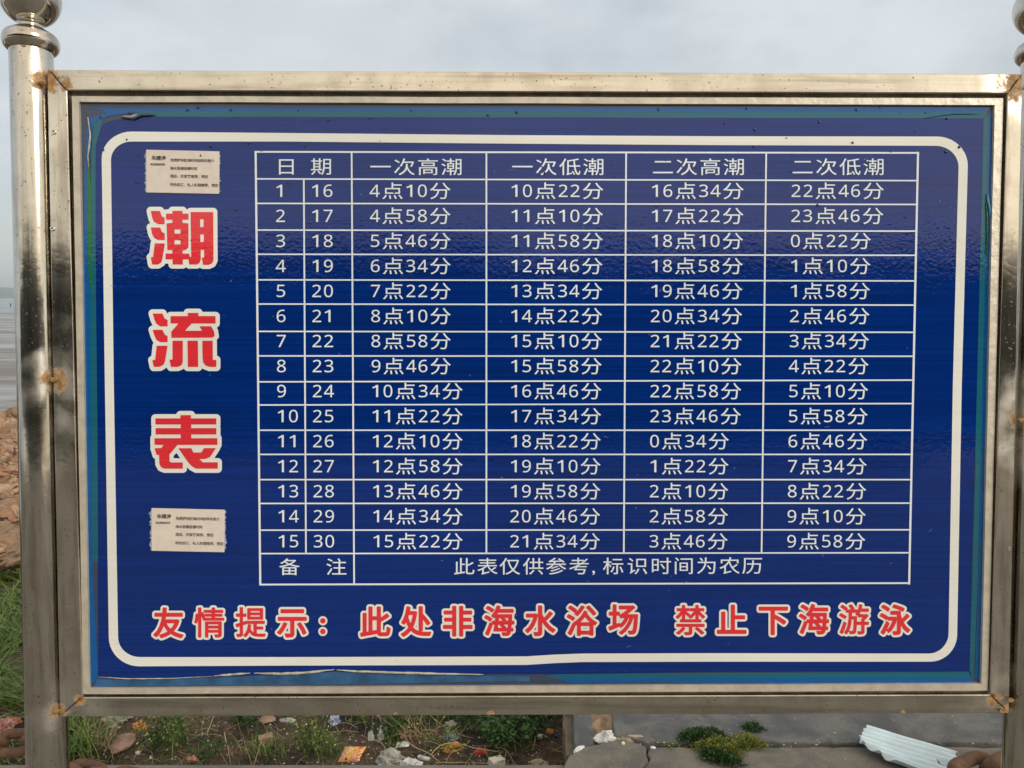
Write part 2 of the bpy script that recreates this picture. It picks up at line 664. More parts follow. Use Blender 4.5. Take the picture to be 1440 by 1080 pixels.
# recessed channel and the raised inner edging
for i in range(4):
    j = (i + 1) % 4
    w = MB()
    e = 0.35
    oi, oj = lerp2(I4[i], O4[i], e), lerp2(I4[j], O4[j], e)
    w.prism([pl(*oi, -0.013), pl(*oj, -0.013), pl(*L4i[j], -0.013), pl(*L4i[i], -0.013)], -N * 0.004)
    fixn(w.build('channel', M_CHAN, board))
    # edging: slightly uneven like in the photo
    n = 40
    fr, fb = [], []
    outer, inner = [], []
    for k in range(n + 1):
        q = k / n
        o_ = lerp2(L4o[i], L4o[j], q)
        i_ = lerp2(L4i[i], L4i[j], q)
        wv = 0.7 * mnoise.noise(Vector((q * 9, i * 3.3, 0)))
        if i in (0, 2):
            o_ = (o_[0], o_[1] + wv)
            i_ = (i_[0], i_[1] + wv * 0.8)
        else:
            o_ = (o_[0] + wv, o_[1])
            i_ = (i_[0] + wv * 0.8, i_[1])
        outer.append(pl(*o_, -0.005))
        inner.append(pl(*i_, -0.005))
    poly = outer + inner[::-1]
    w = MB()
    v = outer + inner + [q - N * 0.0085 for q in outer] + [q - N * 0.0085 for q in inner]
    m1 = n + 1
    for k in range(n):
        w.add([v[k], v[k + 1], v[m1 + k + 1], v[m1 + k]], [(0, 1, 2, 3)])
        w.add([v[k], v[k + 1], v[2 * m1 + k + 1], v[2 * m1 + k]], [(0, 1, 2, 3)])
        w.add([v[m1 + k], v[m1 + k + 1], v[3 * m1 + k + 1], v[3 * m1 + k]], [(0, 1, 2, 3)])
    o = w.build('inner_edging', M_LIP, board)
    bm = bmesh.new()
    bm.from_mesh(o.data)
    bmesh.ops.remove_doubles(bm, verts=bm.verts, dist=1e-5)
    bmesh.ops.recalc_face_normals(bm, faces=bm.faces)
    bm.to_mesh(o.data)
    bm.free()

PZ = -0.0105     # panel plane
w = MB()
w.prism([pl(103, 136, PZ), pl(1407, 140, PZ), pl(1386, 968, PZ), pl(120, 973, PZ)], -N * 0.010)
panel = fixn(w.build('panel', M_BACK, board))


def flat(name, pts, off, mt, parent):
    """a printed shape lying on the panel (photo outline -> panel plane)"""
    vs = [pl(a, b_, PZ + off) for a, b_ in pts]
    o = mk(name, vs, [tuple(range(len(vs)))], mt, parent)
    if o.data.polygons[0].normal.dot(N) < 0:
        o.data.flip_normals()
    return o


def strip(name, outer, inner, off, mt, parent, closed=False, th=0.0):
    n = len(outer)
    vs = [pl(a, b_, PZ + off) for a, b_ in outer] + [pl(a, b_, PZ + off) for a, b_ in inner]
    fs = [(k, (k + 1) % n, n + (k + 1) % n, n + k) for k in range(n if closed else n - 1)]
    o = mk(name, vs, fs, mt, parent)
    if o.data.polygons[0].normal.dot(N) < 0:
        o.data.flip_normals()
    return o


def edgeline(a, b_, n=30, amp=0.5, seed=0.0, freq=9):
    out = []
    dx, dy = b_[0] - a[0], b_[1] - a[1]
    L = math.hypot(dx, dy)
    for k in range(n + 1):
        q = k / n
        wv = amp * mnoise.noise(Vector((q * freq, seed, 0.3)))
        out.append((a[0] + dx * q - dy / L * wv, a[1] + dy * q + dx / L * wv))
    return out


# navy print sheet with its rounded upper left corner where it has been cut
def arc(cx, cy, rx, ry, a0, a1, n):
    return [(cx + rx * math.cos(math.radians(a0 + (a1 - a0) * k / n)), cy + ry * math.sin(math.radians(a0 + (a1 - a0) * k / n))) for k in range(n + 1)]


sheet_pts = ([(134, 205)] + arc(168, 196, 34, 28, 180, 262, 8) + [(215, 163.5), (700, 163.5), (1382, 166.5)] +
             [(1385, 176), (1378, 420), (1366, 800), (1363, 944.5), (1000, 945), (800, 948), (700, 948), (600, 949),
              (470, 944), (300, 952), (200, 955), (138, 951), (137.5, 800), (135.5, 500)])
flat('print_sheet', sheet_pts, 0.0003, M_NAVY, panel)
# tapes: bright blue outermost, teal inside it
strip('blue_tape', edgeline((128, 152), (1392, 150), 40, 1.2, 1), edgeline((150, 158), (1386, 158.5), 40, 0.5, 2), 0.00045, M_BLUE, panel)
strip('teal_tape', edgeline((190, 157), (1388, 158), 40, 0.4, 3), edgeline((185, 164), (1384, 166.5), 40, 0.6, 4), 0.0006, M_TEAL, panel)
strip('blue_tape', [(122, 172), (119, 240), (117.5, 330), (118, 420), (120, 600), (122, 800), (127, 962)],
      [(131, 172), (126, 240), (126, 330), (127, 420), (128.5, 600), (130.5, 800), (138, 955)], 0.00045, M_BLUE, panel)
strip('teal_tape', [(133, 170), (128, 200), (127, 330), (127, 420), (128, 600), (130, 790)],
      [(146, 166), (134.5, 205), (134.5, 330), (135, 420), (137, 600), (138, 790)], 0.0006, M_TEAL, panel)
strip('green_tape', [(122, 205), (122.5, 260), (123.5, 330), (125, 400)], [(123, 200), (127.5, 260), (128, 330), (128.5, 402)], 0.0007, M_GREEN, panel)
strip('blue_tape', [(123, 176), (127, 166), (150, 158), (185, 151)], [(129, 182), (133, 172), (154, 163), (188, 158)], 0.0008, M_BLUE, panel)
strip('blue_tape', edgeline((1389, 165), (1376, 800), 20, .3, 5)[:] + [(1371, 955)], edgeline((1395, 150), (1385, 800), 20, 1.2, 6)[:] + [(1378, 955)], 0.00045, M_BLUE, panel)
strip('teal_tape', edgeline((1383, 168), (1367.5, 800), 20, .3, 7) + [(1363, 950)], edgeline((1390, 162), (1375.5, 800), 20, .4, 8) + [(1369, 951)], 0.0006, M_TEAL, panel)
strip('blue_tape', edgeline((770, 950), (1370, 952), 24, 1.0, 9), edgeline((800, 960), (1366, 960), 24, 1.5, 10), 0.00045, M_BLUE, panel)
strip('teal_tape', edgeline((785, 948), (1366, 944.5), 24, .5, 11), edgeline((760, 953), (1366, 953), 24, .5, 12), 0.0006, M_TEAL, panel)
strip('blue_tape', [(137, 955), (200, 956), (300, 953), (400, 949), (470, 945), (560, 949), (700, 951), (745, 951)],
      edgeline((131, 966), (745, 958), 7, 1.5, 13), 0.00045, simple('faded_blue_tape', (0.03, 0.11, 0.25), 0.4, 0.3, 30, obj=False), panel)

M_CURL = simple('peeled_film', (0.52, 0.48, 0.40), 0.5, 0.3, 90, bump=0.5, bscale=200, obj=False)
M_CURLD = simple('dark_film', (0.06, 0.10, 0.16), 0.3, 0.3, 90, obj=False)


def curl(pts, r, mt, off=0.002, name='peeled_edge'):
    w = MB()
    n = len(pts)
    rs = [r * (0.25 + 0.75 * math.sin(math.pi * (k + 0.5) / n)) * (0.8 + 0.4 * RND.random()) for k in range(n)]
    w.tube([pl(a, b_, PZ + off) for a, b_ in pts], rs, 7)
    return w.build(name, mt, panel, True)


def dens(pts, n=24, amp=0.4, seed=0):
    out = []
    for k in range(n + 1):
        q = k / n * (len(pts) - 1)
        i = min(int(q), len(pts) - 2)
        a = lerp2(pts[i], pts[i + 1], q - i)
        out.append((a[0], a[1] + amp * mnoise.noise(Vector((k * 0.5, seed, 0)))))
    return out


curl(dens([(300, 950.5), (352, 946.5)], 14, .4, 1), 0.0018, M_CURL)
curl(dens([(357, 946.5), (395, 947.5), (430, 946), (470, 941.5)], 26, .4, 2), 0.0024, M_CURL)
curl(dens([(473, 942), (500, 944), (560, 946), (620, 947.5), (680, 948.5)], 34, .4, 3), 0.0020, M_CURL)
curl(dens([(138, 952), (180, 954.5), (240, 954), (300, 951)], 24, .3, 4), 0.0009, M_CURL)
curl(dens([(170, 165), (186, 166), (200, 161), (218, 161.5)], 12, .5, 5), 0.0030, M_CURLD, 0.003)
curl(dens([(172, 163.5), (184, 164.5), (193, 161)], 9, .3, 6), 0.0016, M_CURL, 0.005)
curl([(123.5, 165), (125, 175), (127, 190), (125.5, 205), (123.5, 220), (125, 238)], 0.0015, M_CURL, 0.003)
curl([(1389, 272), (1390, 285), (1392, 295), (1391, 306)], 0.0018, simple('lifted_tape', (0.08, 0.25, 0.5), 0.2, 0.2, 50, obj=False), 0.003)
curl([(1387, 285), (1388, 305), (1388, 330), (1387, 360)], 0.0012, M_GREEN, 0.002)
curl(dens([(1300, 166), (1340, 160), (1380, 160)], 12, .2, 7), 0.0007, M_BLUE, 0.002)

# white rounded border
outerB = (arc(185, 223, 42, 38, 180, 270, 10) + [(400, 187), (720, 190), (1000, 191.5)] +
          arc(1318, 233, 43, 41, 270, 360, 10) + [(1352.5, 540)] +
          arc(1308, 892, 38, 38.5, 0, 90, 10) + [(1000, 930.5), (820, 931), (780, 932.5), (740, 935), (600, 935.5), (400, 936)] +
          arc(196, 896, 43, 41, 90, 180, 10) + [(147.5, 540)])
innerB = (arc(185, 225, 29, 26, 180, 270, 10) + [(400, 199), (720, 202), (1000, 204)] +
          arc(1316, 235, 32, 30, 270, 360, 10) + [(1340, 540)] +
          arc(1306, 890, 28, 29, 0, 90, 10) + [(1000, 918.5), (820, 919), (780, 920.5), (740, 923), (600, 923.5), (400, 924)] +
          arc(197, 896, 31, 28, 90, 180, 10) + [(160, 540)])
strip('border_line', outerB, innerB, 0.0006, M_WHITE, panel, closed=True)

# table ruling
rowsL = [213.5, 251.5, 286, 323.5, 357.5, 393.5, 427.5, 466, 500.5, 537, 569.5, 605, 639, 674.5, 708, 745.5, 778.5, 822]
rowsR = [215, 254, 287.5, 325, 359, 395, 429, 467.3, 501, 534.5, 567.5, 605, 639, 674.5, 707.5, 745, 777.3, 820]
colsT = [359.5, 427, 494.5, 684, 880.5, 1077.5, 1291]
colsB = [366, 430.5, 498, 684, 877, 1070.5, 1278.5]


def col_x(c_, y):
    q = (y - 214) / (821 - 214)
    return colsT[c_] + (colsB[c_] - colsT[c_]) * q


for i in range(18):
    th = 1.2 if i in (0, 17) else 1.0
    xa, xb = col_x(0, rowsL[i]) - 1.5, col_x(6, rowsR[i]) + 1.5
    n = 8
    up_ = [(xa + (xb - xa) * k / n, rowsL[i] + (rowsR[i] - rowsL[i]) * k / n - th) for k in range(n + 1)]
    dn = [(x, y + 2 * th) for x, y in up_]
    strip('grid_line', up_, dn, 0.0006 + 0.00002 * (i % 2), M_CELL, panel)
for c_ in range(7):
    r0, r1 = 0, 17
    if c_ == 1:
        r0, r1 = 1, 16
    if c_ in (3, 4, 5):
        r1 = 16
    y0 = rowsL[r0]
    y1 = rowsL[r1]
    th = 1.45 if c_ in (0, 6) else 1.15
    n = 6
    a = [(col_x(c_, y0 + (y1 - y0) * k / n) - th, y0 + (y1 - y0) * k / n) for k in range(n + 1)]
    b_ = [(x + 2 * th, y) for x, y in a]
    strip('grid_line', a, b_, 0.0009, M_CELL, panel)

# ---- lettering
_tc = bpy.data.curves.new('lettering', 'FONT')
_to = bpy.data.objects.new('lettering', _tc)
COL.objects.link(_to)
_cache = {}


def glyph(ch, fill=True, offset=0.0, res=4):
    key = (ch, fill, offset, res)
    if key in _cache:
        return _cache[key]
    _tc.body = ch
    _tc.size = 1.0
    _tc.resolution_u = res
    _tc.offset = offset
    _tc.fill_mode = 'FRONT' if fill else 'NONE'
    bpy.context.view_layer.update()
    dg = bpy.context.evaluated_depsgraph_get()
    me = bpy.data.meshes.new_from_object(_to.evaluated_get(dg))
    vs = [(v_.co.x, v_.co.y) for v_ in me.vertices]
    fs = [tuple(p_.vertices) for p_ in me.polygons]
    es = [tuple(e_.vertices) for e_ in me.edges]
    bpy.data.meshes.remove(me)
    _cache[key] = (vs, fs, es)
    return _cache[key]


DIG = {str(k): chr(0x1D7E2 + k) for k in range(10)}
DIG['1'] = None


def put_text(name, items, off, mt, parent, weight=0.0):
    """items: (char, cx, cy, em_x, em_y, mode) in photo pixels. cx, cy is the centre of the glyph cell"""
    VS, FS = [], []
    for ch, cx, cy, ex_, ey_ in items:
        if ch == '1':      # plain one without a foot
            hw, hh = 0.055 * ex_, 0.355 * ey_
            a = [(cx - hw * 0.1, cy - hh), (cx + hw * 1.9, cy - hh), (cx + hw * 1.9, cy + hh), (cx - hw * 0.1, cy + hh),
                 (cx - hw * 0.1, cy - hh * 0.62), (cx - hw * 3.6, cy - hh * 0.42), (cx - hw * 3.6, cy - hh * 0.66), (cx - hw * 1.2, cy - hh * 0.82)]
            b0 = len(VS)
            VS += [pl(x, y, PZ + off) for x, y in a]
            FS.append(tuple(b0 + k for k in (1, 0, 7, 6, 5, 4, 3, 2)))
            continue
        g_ch = DIG.get(ch) or ch
        vs, fs, es = glyph(g_ch, True, weight)
        if ch in DIG:
            xs = [q[0] for q in vs]
            ys = [q[1] for q in vs]
            mx, my = (min(xs) + max(xs)) / 2, (min(ys) + max(ys)) / 2
            kx = 0.0
        else:
            mx, my = 0.5, 0.38
            if ch in ',':
                mx = 0.12
        b0 = len(VS)
        VS += [pl(cx + (x - mx) * ex_, cy - (y - my) * ey_, PZ + off) for x, y in vs]
        FS += [tuple(b0 + k for k in q) for q in fs]
    o = mk(name, VS, FS, mt, parent)
    s = sum(p_.normal.dot(N) for p_ in o.data.polygons)
    if s < 0:
        o.data.flip_normals()
    return o


HAN_X, HAN_Y, DIG_X, DIG_Y = 31.5, 25.5, 26.5, 24.0
ADV_D, ADV_H = 16.8, 33.4


def line_items(txt, x, y, s=1.0, slope=0.0):
    out = []
    cx = x
    for ch in txt:
        if ch.isdigit():
            out.append((ch, cx + ADV_D * s / 2, y + slope * (cx - x), DIG_X * s, DIG_Y))
            cx += ADV_D * s
        else:
            out.append((ch, cx + ADV_H * s / 2, y + slope * (cx - x), HAN_X * s, HAN_Y))
            cx += ADV_H * s
    return out


TIMES = [
    ("4点10分", "10点22分", "16点34分", "22点46分"), ("4点58分", "11点10分", "17点22分", "23点46分"),
    ("5点46分", "11点58分", "18点10分", "0点22分"), ("6点34分", "12点46分", "18点58分", "1点10分"),
    ("7点22分", "13点34分", "19点46分", "1点58分"), ("8点10分", "14点22分", "20点34分", "2点46分"),
    ("8点58分", "15点10分", "21点22分", "3点34分"), ("9点46分", "15点58分", "22点10分", "4点22分"),
    ("10点34分", "16点46分", "22点58分", "5点10分"), ("11点22分", "17点34分", "23点46分", "5点58分"),
    ("12点10分", "18点22分", "0点34分", "6点46分"), ("12点58分", "19点10分", "1点22分", "7点34分"),
    ("13点46分", "19点58分", "2点10分", "8点22分"), ("14点34分", "20点46分", "2点58分", "9点10分"),
    ("15点22分", "21点34分", "3点46分", "9点58分")]
CT = [518.5, 716.5, 914.0, 1111.0]
CB = [522.5, 715.5, 911.5, 1105.0]
TW = 0.001
TO = 0.0012
for it in (('日', 402.5, 234, HAN_X, HAN_Y), ('期', 452, 234, HAN_X, HAN_Y)):
    put_text('table_entry', [it], TO, M_CELL, panel, TW)
for x, tx in zip((518.5, 718, 915.5, 1112.0), ("一次高潮", "一次低潮", "二次高潮", "二次低潮")):
    put_text('table_entry', line_items(tx, x, 234.5), TO, M_CELL, panel, TW)
for i in range(15):
    q = i / 14
    s = 1 - 0.028 * q
    y = 268.3 + 35.2 * i
    put_text('table_entry', line_items(str(i + 1), 385.8 + 3.2 * q, y, s), TO, M_CELL, panel, TW)
    put_text('table_entry', line_items(str(i + 16), 436 + 3.2 * q, y, s), TO, M_CELL, panel, TW)
    for k in range(4):
        put_text('table_entry', line_items(TIMES[i][k], CT[k] + (CB[k] - CT[k]) * q, y, s), TO, M_CELL, panel, TW)
s = 0.97
for it in (('备', 407, 797, HAN_X * s, HAN_Y), ('注', 473, 797, HAN_X * s, HAN_Y)):
    put_text('table_entry', [it], TO, M_CELL, panel, TW)
note = list(zip("此表仅供参考", (652.7, 685.5, 717, 750, 782, 814.5))) + [(',', 835)] + list(zip("标识时间为农历", (862.5, 896.5, 929.5, 961.5, 994, 1026, 1058)))
put_text('table_entry', [(c_, x, 796.5 - 0.003 * (x - 650), HAN_X * s if c_ != ',' else 30, HAN_Y) for c_, x in note], TO, M_CELL, panel, TW)


# ---- red characters with white halo: distance field -> filled contours
def sdf_grid(segs, x0, y0, x1, y1, step):
    """segs: (n,4) array of outline segments, signed distance (negative inside)"""
    nx, ny = int((x1 - x0) / step) + 2, int((y1 - y0) / step) + 2
    X, Y = np.meshgrid(x0 + np.arange(nx) * step, y0 + np.arange(ny) * step)
    best = np.full(X.shape, 1e9)
    cross = np.zeros(X.shape, int)
    for ax, ay, bx, by in segs:
        dx, dy = bx - ax, by - ay
        L2 = dx * dx + dy * dy
        if L2 < 1e-12:
            continue
        tt = np.clip(((X - ax) * dx + (Y - ay) * dy) / L2, 0, 1)
        d2 = (X - ax - tt * dx) ** 2 + (Y - ay - tt * dy) ** 2
        best = np.minimum(best, d2)
        if ay != by:
            c_ = ((ay > Y) != (by > Y)) & (X < ax + (Y - ay) * dx / dy)
            cross += c_
    d = np.sqrt(best)
    return X, Y, np.where(cross % 2 == 1, -d, d)


def fill_below(X, Y, D, iso):
    """filled region D < iso as 2D polygons"""
    G = D - iso
    ny, nx = G.shape
    vs, fs = [], []
    for j in range(ny - 1):
        run = None
        for i in range(nx):
            full = i < nx - 1 and G[j, i] < 0 and G[j, i + 1] < 0 and G[j + 1, i] < 0 and G[j + 1, i + 1] < 0
            if full:
                if run is None:
                    run = i
                continue
            if run is not None:
                b0 = len(vs)
                vs += [(X[j, run], Y[j, run]), (X[j, i], Y[j, i]), (X[j + 1, i], Y[j + 1, i]), (X[j + 1, run], Y[j + 1, run])]
                fs.append((b0, b0 + 1, b0 + 2, b0 + 3))
                run = None
            if i == nx - 1:
                break
            cs = [(j, i), (j, i + 1), (j + 1, i + 1), (j + 1, i)]
            gv = [G[c_] for c_ in cs]
            if min(gv) >= 0:
                continue
            poly = []
            for k in range(4):
                a, b_ = cs[k], cs[(k + 1) % 4]
                ga, gb = gv[k], gv[(k + 1) % 4]
                if ga < 0:
                    poly.append((X[a], Y[a]))
                if (ga < 0) != (gb < 0):
                    q = ga / (ga - gb)
                    poly.append((X[a] + (X[b_] - X[a]) * q, Y[a] + (Y[b_] - Y[a]) * q))
            if len(poly) >= 3:
                b0 = len(vs)
                vs += poly
                fs.append(tuple(range(b0, b0 + len(poly))))
    return vs, fs


def sdf_char(segs, bold, halo, parent, name, step=0.6):
    xs = segs[:, [0, 2]]
    ys = segs[:, [1, 3]]
    mrg = halo + bold + 2
    X, Y, D = sdf_grid(segs, xs.min() - mrg, ys.min() - mrg, xs.max() + mrg, ys.max() + mrg, step)
    vs, fs = fill_below(X, Y, D, bold + halo)
    o = mk(name, [pl(x, y, PZ + 0.0012) for x, y in vs], fs, M_WHITE, parent)
    if o.data.polygons[0].normal.dot(N) < 0:
        o.data.flip_normals()
    vs, fs = fill_below(X, Y, D, bold)
    r_ = mk(name + '_fill', [pl(x, y, PZ + 0.0016) for x, y in vs], fs, M_RED, parent)
    if r_.data.polygons[0].normal.dot(N) < 0:
        r_.data.flip_normals()
    # join the two layers into one printed character
    bm = bmesh.new()
    bm.from_mesh(o.data)
    n0 = len(bm.faces)
    bm.from_mesh(r_.data)
    bm.faces.ensure_lookup_table()
    for f_ in bm.faces[n0:]:
        f_.material_index = 1
    bm.to_mesh(o.data)
    bm.free()
    o.data.materials.append(M_RED)
    bpy.data.objects.remove(r_)
    return o


def segs_from_polys(polys):
    out = []
    for p_ in polys:
        for i in range(len(p_)):
            a, b_ = p_[i], p_[(i + 1) % len(p_)]
            out.append((a[0], a[1], b_[0], b_[1]))
    return np.array(out, float)


def sc_polys(polys, s, ox, oy):
    return [[(x / s + ox, y / s + oy) for x, y in p_] for p_ in polys]


# outlines measured on the heading characters
C_CHAO = [
    [(130, 180), (270, 180), (297, 262), (340, 280), (340, 380), (245, 380), (180, 345), (155, 290)],
    [(130, 430), (272, 430), (300, 500), (342, 520), (342, 620), (240, 620), (180, 585), (152, 530)],
    [(190, 672), (345, 672), (305, 905), (290, 960), (240, 992), (150, 992), (130, 882), (165, 880)],
    [(460, 178), (612, 178), (612, 220), (702, 220), (702, 312), (612, 312), (612, 360), (702, 368), (702, 725), (680, 755), (640, 778),
     (612, 778), (612, 826), (712, 826), (725, 880), (744, 872), (735, 196), (1078, 196), (1082, 930), (1060, 975), (1010, 997), (925, 997),
     (905, 890), (940, 886), (940, 768), (888, 768), (888, 920), (870, 970), (830, 992), (715, 992), (704, 915), (616, 915), (616, 992), (462, 992), (462, 915), (355, 915),
     (355, 826), (458, 826), (458, 772), (382, 772), (370, 368), (458, 360), (458, 312), (362, 312), (362, 220), (460, 220)],
    [(490, 460), (582, 460), (582, 524), (490, 524)], [(490, 624), (582, 624), (582, 686), (490, 686)],
    [(880, 305), (932, 305), (932, 424), (880, 424)], [(882, 535), (936, 535), (936, 650), (882, 650)]]
C_LIU = [
    [(145, 205), (280, 205), (310, 275), (350, 292), (350, 382), (250, 382), (195, 345), (170, 290)],
    [(145, 430), (280, 430), (312, 497), (350, 515), (350, 600), (245, 600), (195, 565), (170, 510)],
    [(200, 650), (350, 650), (315, 860), (295, 910), (245, 940), (160, 942), (140, 848), (178, 845)],
    [(630, 196), (775, 196), (775, 240), (1012, 240), (1012, 342), (685, 342), (590, 442), (826, 442), (790, 380), (952, 380), (990, 450), (1000, 515), (965, 538), (402, 540), (402, 455), (500, 342), (392, 342), (392, 240), (630, 240)],
    [(418, 580), (560, 580), (560, 870), (540, 920), (490, 942), (398, 942), (376, 842), (418, 840)],
    [(625, 580), (768, 580), (772, 942), (630, 942)],
    [(830, 580), (972, 580), (975, 845), (1022, 845), (1022, 942), (930, 942), (870, 920), (840, 875), (832, 800)]]
C_BIAO = [
    [(528, 135), (672, 135), (672, 180), (1022, 180), (1022, 264), (676, 264), (676, 314), (1022, 314), (1022, 402), (676, 402), (676, 454), (1038, 454),
     (1038, 546), (488, 546), (375, 680), (378, 775), (400, 788), (560, 788), (560, 874), (310, 874), (262, 855), (238, 810), (232, 685),
     (198, 685), (170, 592), (262, 590), (295, 548), (170, 544), (170, 454), (532, 454), (532, 402), (185, 402), (185, 314), (532, 314), (532, 264), (182, 264), (182, 180), (528, 180)],
    [(498, 592), (678, 592), (706, 652), (818, 650), (850, 590), (1018, 590), (935, 715), (870, 740), (790, 742), (835, 786), (1042, 786), (1042, 874), (745, 874), (690, 845), (640, 795)]]

for polys, (ox, oy, s) in ((C_CHAO, (200, 280, 10.8)), (C_LIU, (200, 420, 9.817)), (C_BIAO, (200, 570, 9.817))):
    sdf_char(segs_from_polys(sc_polys(polys, s, ox, oy)), 0.0, 5.9, panel, 'title_character', 0.5)

WARN = [('友', 237, 876), ('情', 294.5, 875.5), ('提', 352.5, 875), ('示', 411, 875), ('：', 454, 880), ('此', 527.5, 874.5), ('处', 585, 874),
        ('非', 643.5, 873.5), ('海', 702, 873), ('水', 759.5, 873), ('浴', 818, 872.5), ('场', 877, 871), ('禁', 971, 872), ('止', 1029, 872),
        ('下', 1087.5, 871.5), ('海', 1144.5, 871), ('游', 1201, 871), ('泳', 1258.5, 871.5)]
for ch, cx, cy in WARN:
    if ch == '：':
        polys = [[(cx + 3.2 * math.cos(a), cy - 7 + 3.2 * math.sin(a)) for a in np.linspace(0, 2 * math.pi, 14)[:-1]],
                 [(cx + 3.2 * math.cos(a), cy + 8 + 3.2 * math.sin(a)) for a in np.linspace(0, 2 * math.pi, 14)[:-1]]]
        sdf_char(segs_from_polys(polys), 0.7, 2.6, panel, 'warning_character')
        continue
    vs, fs, es = glyph(ch, False)
    E_ = 43.5
    H_ = 44.5
    seg = np.array([(cx + (vs[a][0] - .5) * E_, cy - (vs[a][1] - .38) * H_, cx + (vs[b_][0] - .5) * E_, cy - (vs[b_][1] - .38) * H_) for a, b_ in es])
    dense = ch in '禁游提情'
    sdf_char(seg, 0.85 if dense else 1.25, 3.0, panel, 'warning_character', 0.55)

# ---- taped adverts (QR squares left out)
M_PAPER = simple('sticker_paper', (0.74, 0.66, 0.59), 0.55, 0.05, 60, obj=False)
M_INK = simple('ink', (0.035, 0.03, 0.03), 0.6, 0.2, 60, obj=False)
M_TAPE = simple('clear_tape', (0.30, 0.36, 0.52), 0.25, 0.5, 300, obj=False)


def sticker(ox, oy, label):
    """ox, oy = top left in photo px, 103 x 60"""
    root = empty('advert_sticker', pl(ox + 51, oy + 60, PZ + 0.001), label, 'sticker', 'paper adverts taped to the blue board')
    q = [(ox, oy), (ox + 103, oy + 2.3), (ox + 102.5, oy + 62), (ox + 0.3, oy + 60)]
    w = MB()
    w.prism([pl(a, b_, PZ + 0.0018) for a, b_ in q], -N * 0.0006)
    paper = fixn(w.build('paper', M_PAPER, root))
    for side in (0, 1):
        base_x = ox - 1.2 if side == 0 else ox + 101
        pts_o, pts_i = [], []
        for k in range(26):
            y = oy + 4 + k * 2.2
            amp = 0.4 + (3.6 if oy > 500 else 2.4) * abs(mnoise.noise(Vector((k * 0.7, ox * 0.01 + oy + side * 9, 0)))) + (1.8 if RND.random() < .2 else 0)
            if side == 0:
                pts_o.append((ox - amp, y))
                pts_i.append((ox + 2, y))
            else:
                pts_o.append((ox + 102.6 + amp, y))
                pts_i.append((ox + 101, y))
        strip('tape_edge', pts_o, pts_i, 0.0011, M_TAPE, root)
    def rowtxt(tx, x, y, pitch, em, wt=0.012):
        items = []
        for k, ch in enumerate(tx):
            if ch != ' ':
                items.append((ch, x + k * pitch, y + k * pitch * 0.02, em, em * 0.95))
        put_text('printed_line', items, 0.0021, M_INK, paper, wt)
    rowtxt('朱建涛', ox + 11, oy + 11.5, 6.6, 7.2, 0.02)
    rowtxt('电话微信同号', ox + 7.5, oy + 20.5, 3.5, 3.9)
    rowtxt('免费提供赶海时间指导车简介', ox + 36.5, oy + 14.5, 4.75, 5.2)
    rowtxt('海水涨潮退潮时间', ox + 36, oy + 26, 4.75, 5.2)
    rowtxt('酒店、农家客推荐、预定', ox + 36, oy + 37, 4.9, 5.2)
    rowtxt('特色民宿、私人料理推荐、预定', ox + 36, oy + 49, 4.85, 5.2)
    return root


sticker(205.5, 210.5, 'small cream paper advert taped above the heading characters, beside the header row of the table')
sticker(213, 714.5, 'small cream paper advert taped below the heading characters, above the red warning line')

# droplets and scuffs on the film
M_DROP = simple('droplet', (0.006, 0.015, 0.07), 0.08, 0.1, 60, spec=0.9, obj=False)
w = MB()
for k in range(65):
    x = RND.uniform(140, 1375)
    y = 150 + 190 * RND.random() ** 1.6
    if y > 300 and RND.random() < .5:
        continue
    r = RND.uniform(0.8, 2.3) * 0.00105
    c0 = pl(x, y, PZ + 0.0014)
    vs, fs = [], []
    el = RND.uniform(1.0, 1.3)
    for (rr, hh) in ((1.0, 0.0), (0.82, 0.35), (0.45, 0.6)):
        for a in range(9):
            an = a * math.tau / 9
            vs.append(c0 + (U * math.cos(an) * rr + V * math.sin(an) * rr * el) * r + N * hh * r)
    for lv in range(2):
        for a in range(9):
            fs.append((lv * 9 + a, lv * 9 + (a + 1) % 9, lv * 9 + 9 + (a + 1) % 9, lv * 9 + 9 + a))
    fs.append(tuple(range(18, 27)))
    w.add(vs, fs)
dr = w.build('water_droplets', M_DROP, panel, True)
dr['kind'] = 'stuff'
M_SCUFF = simple('scuff', (0.20, 0.28, 0.42), 0.6, 0.6, 300, obj=False)
w = MB()
for k in range(70):
    x, y = RND.uniform(150, 1370), RND.uniform(230, 940)
    L, an = RND.choice((1.5, 2, 3, 6)) * RND.uniform(.6, 1.4), RND.uniform(-1.2, 1.2)
    dx, dy = math.cos(an) * L, math.sin(an) * L
    nx_, ny_ = -math.sin(an) * .35, math.cos(an) * .35
    q = [(x - nx_, y - ny_), (x + dx, y + dy), (x + nx_, y + ny_), (x - dx * .3, y - dy * .3)]
    vs = [pl(a, b_, PZ + 0.0019) for a, b_ in q]
    w.add(vs, [(0, 1, 2, 3)])
sfo = w.build('scuff_marks', M_SCUFF, panel)
sfo['kind'] = 'stuff'

# ---- posts with collars and ball finials
RP = 0.0322
AX = -0.020          # post axis behind the front of the frame


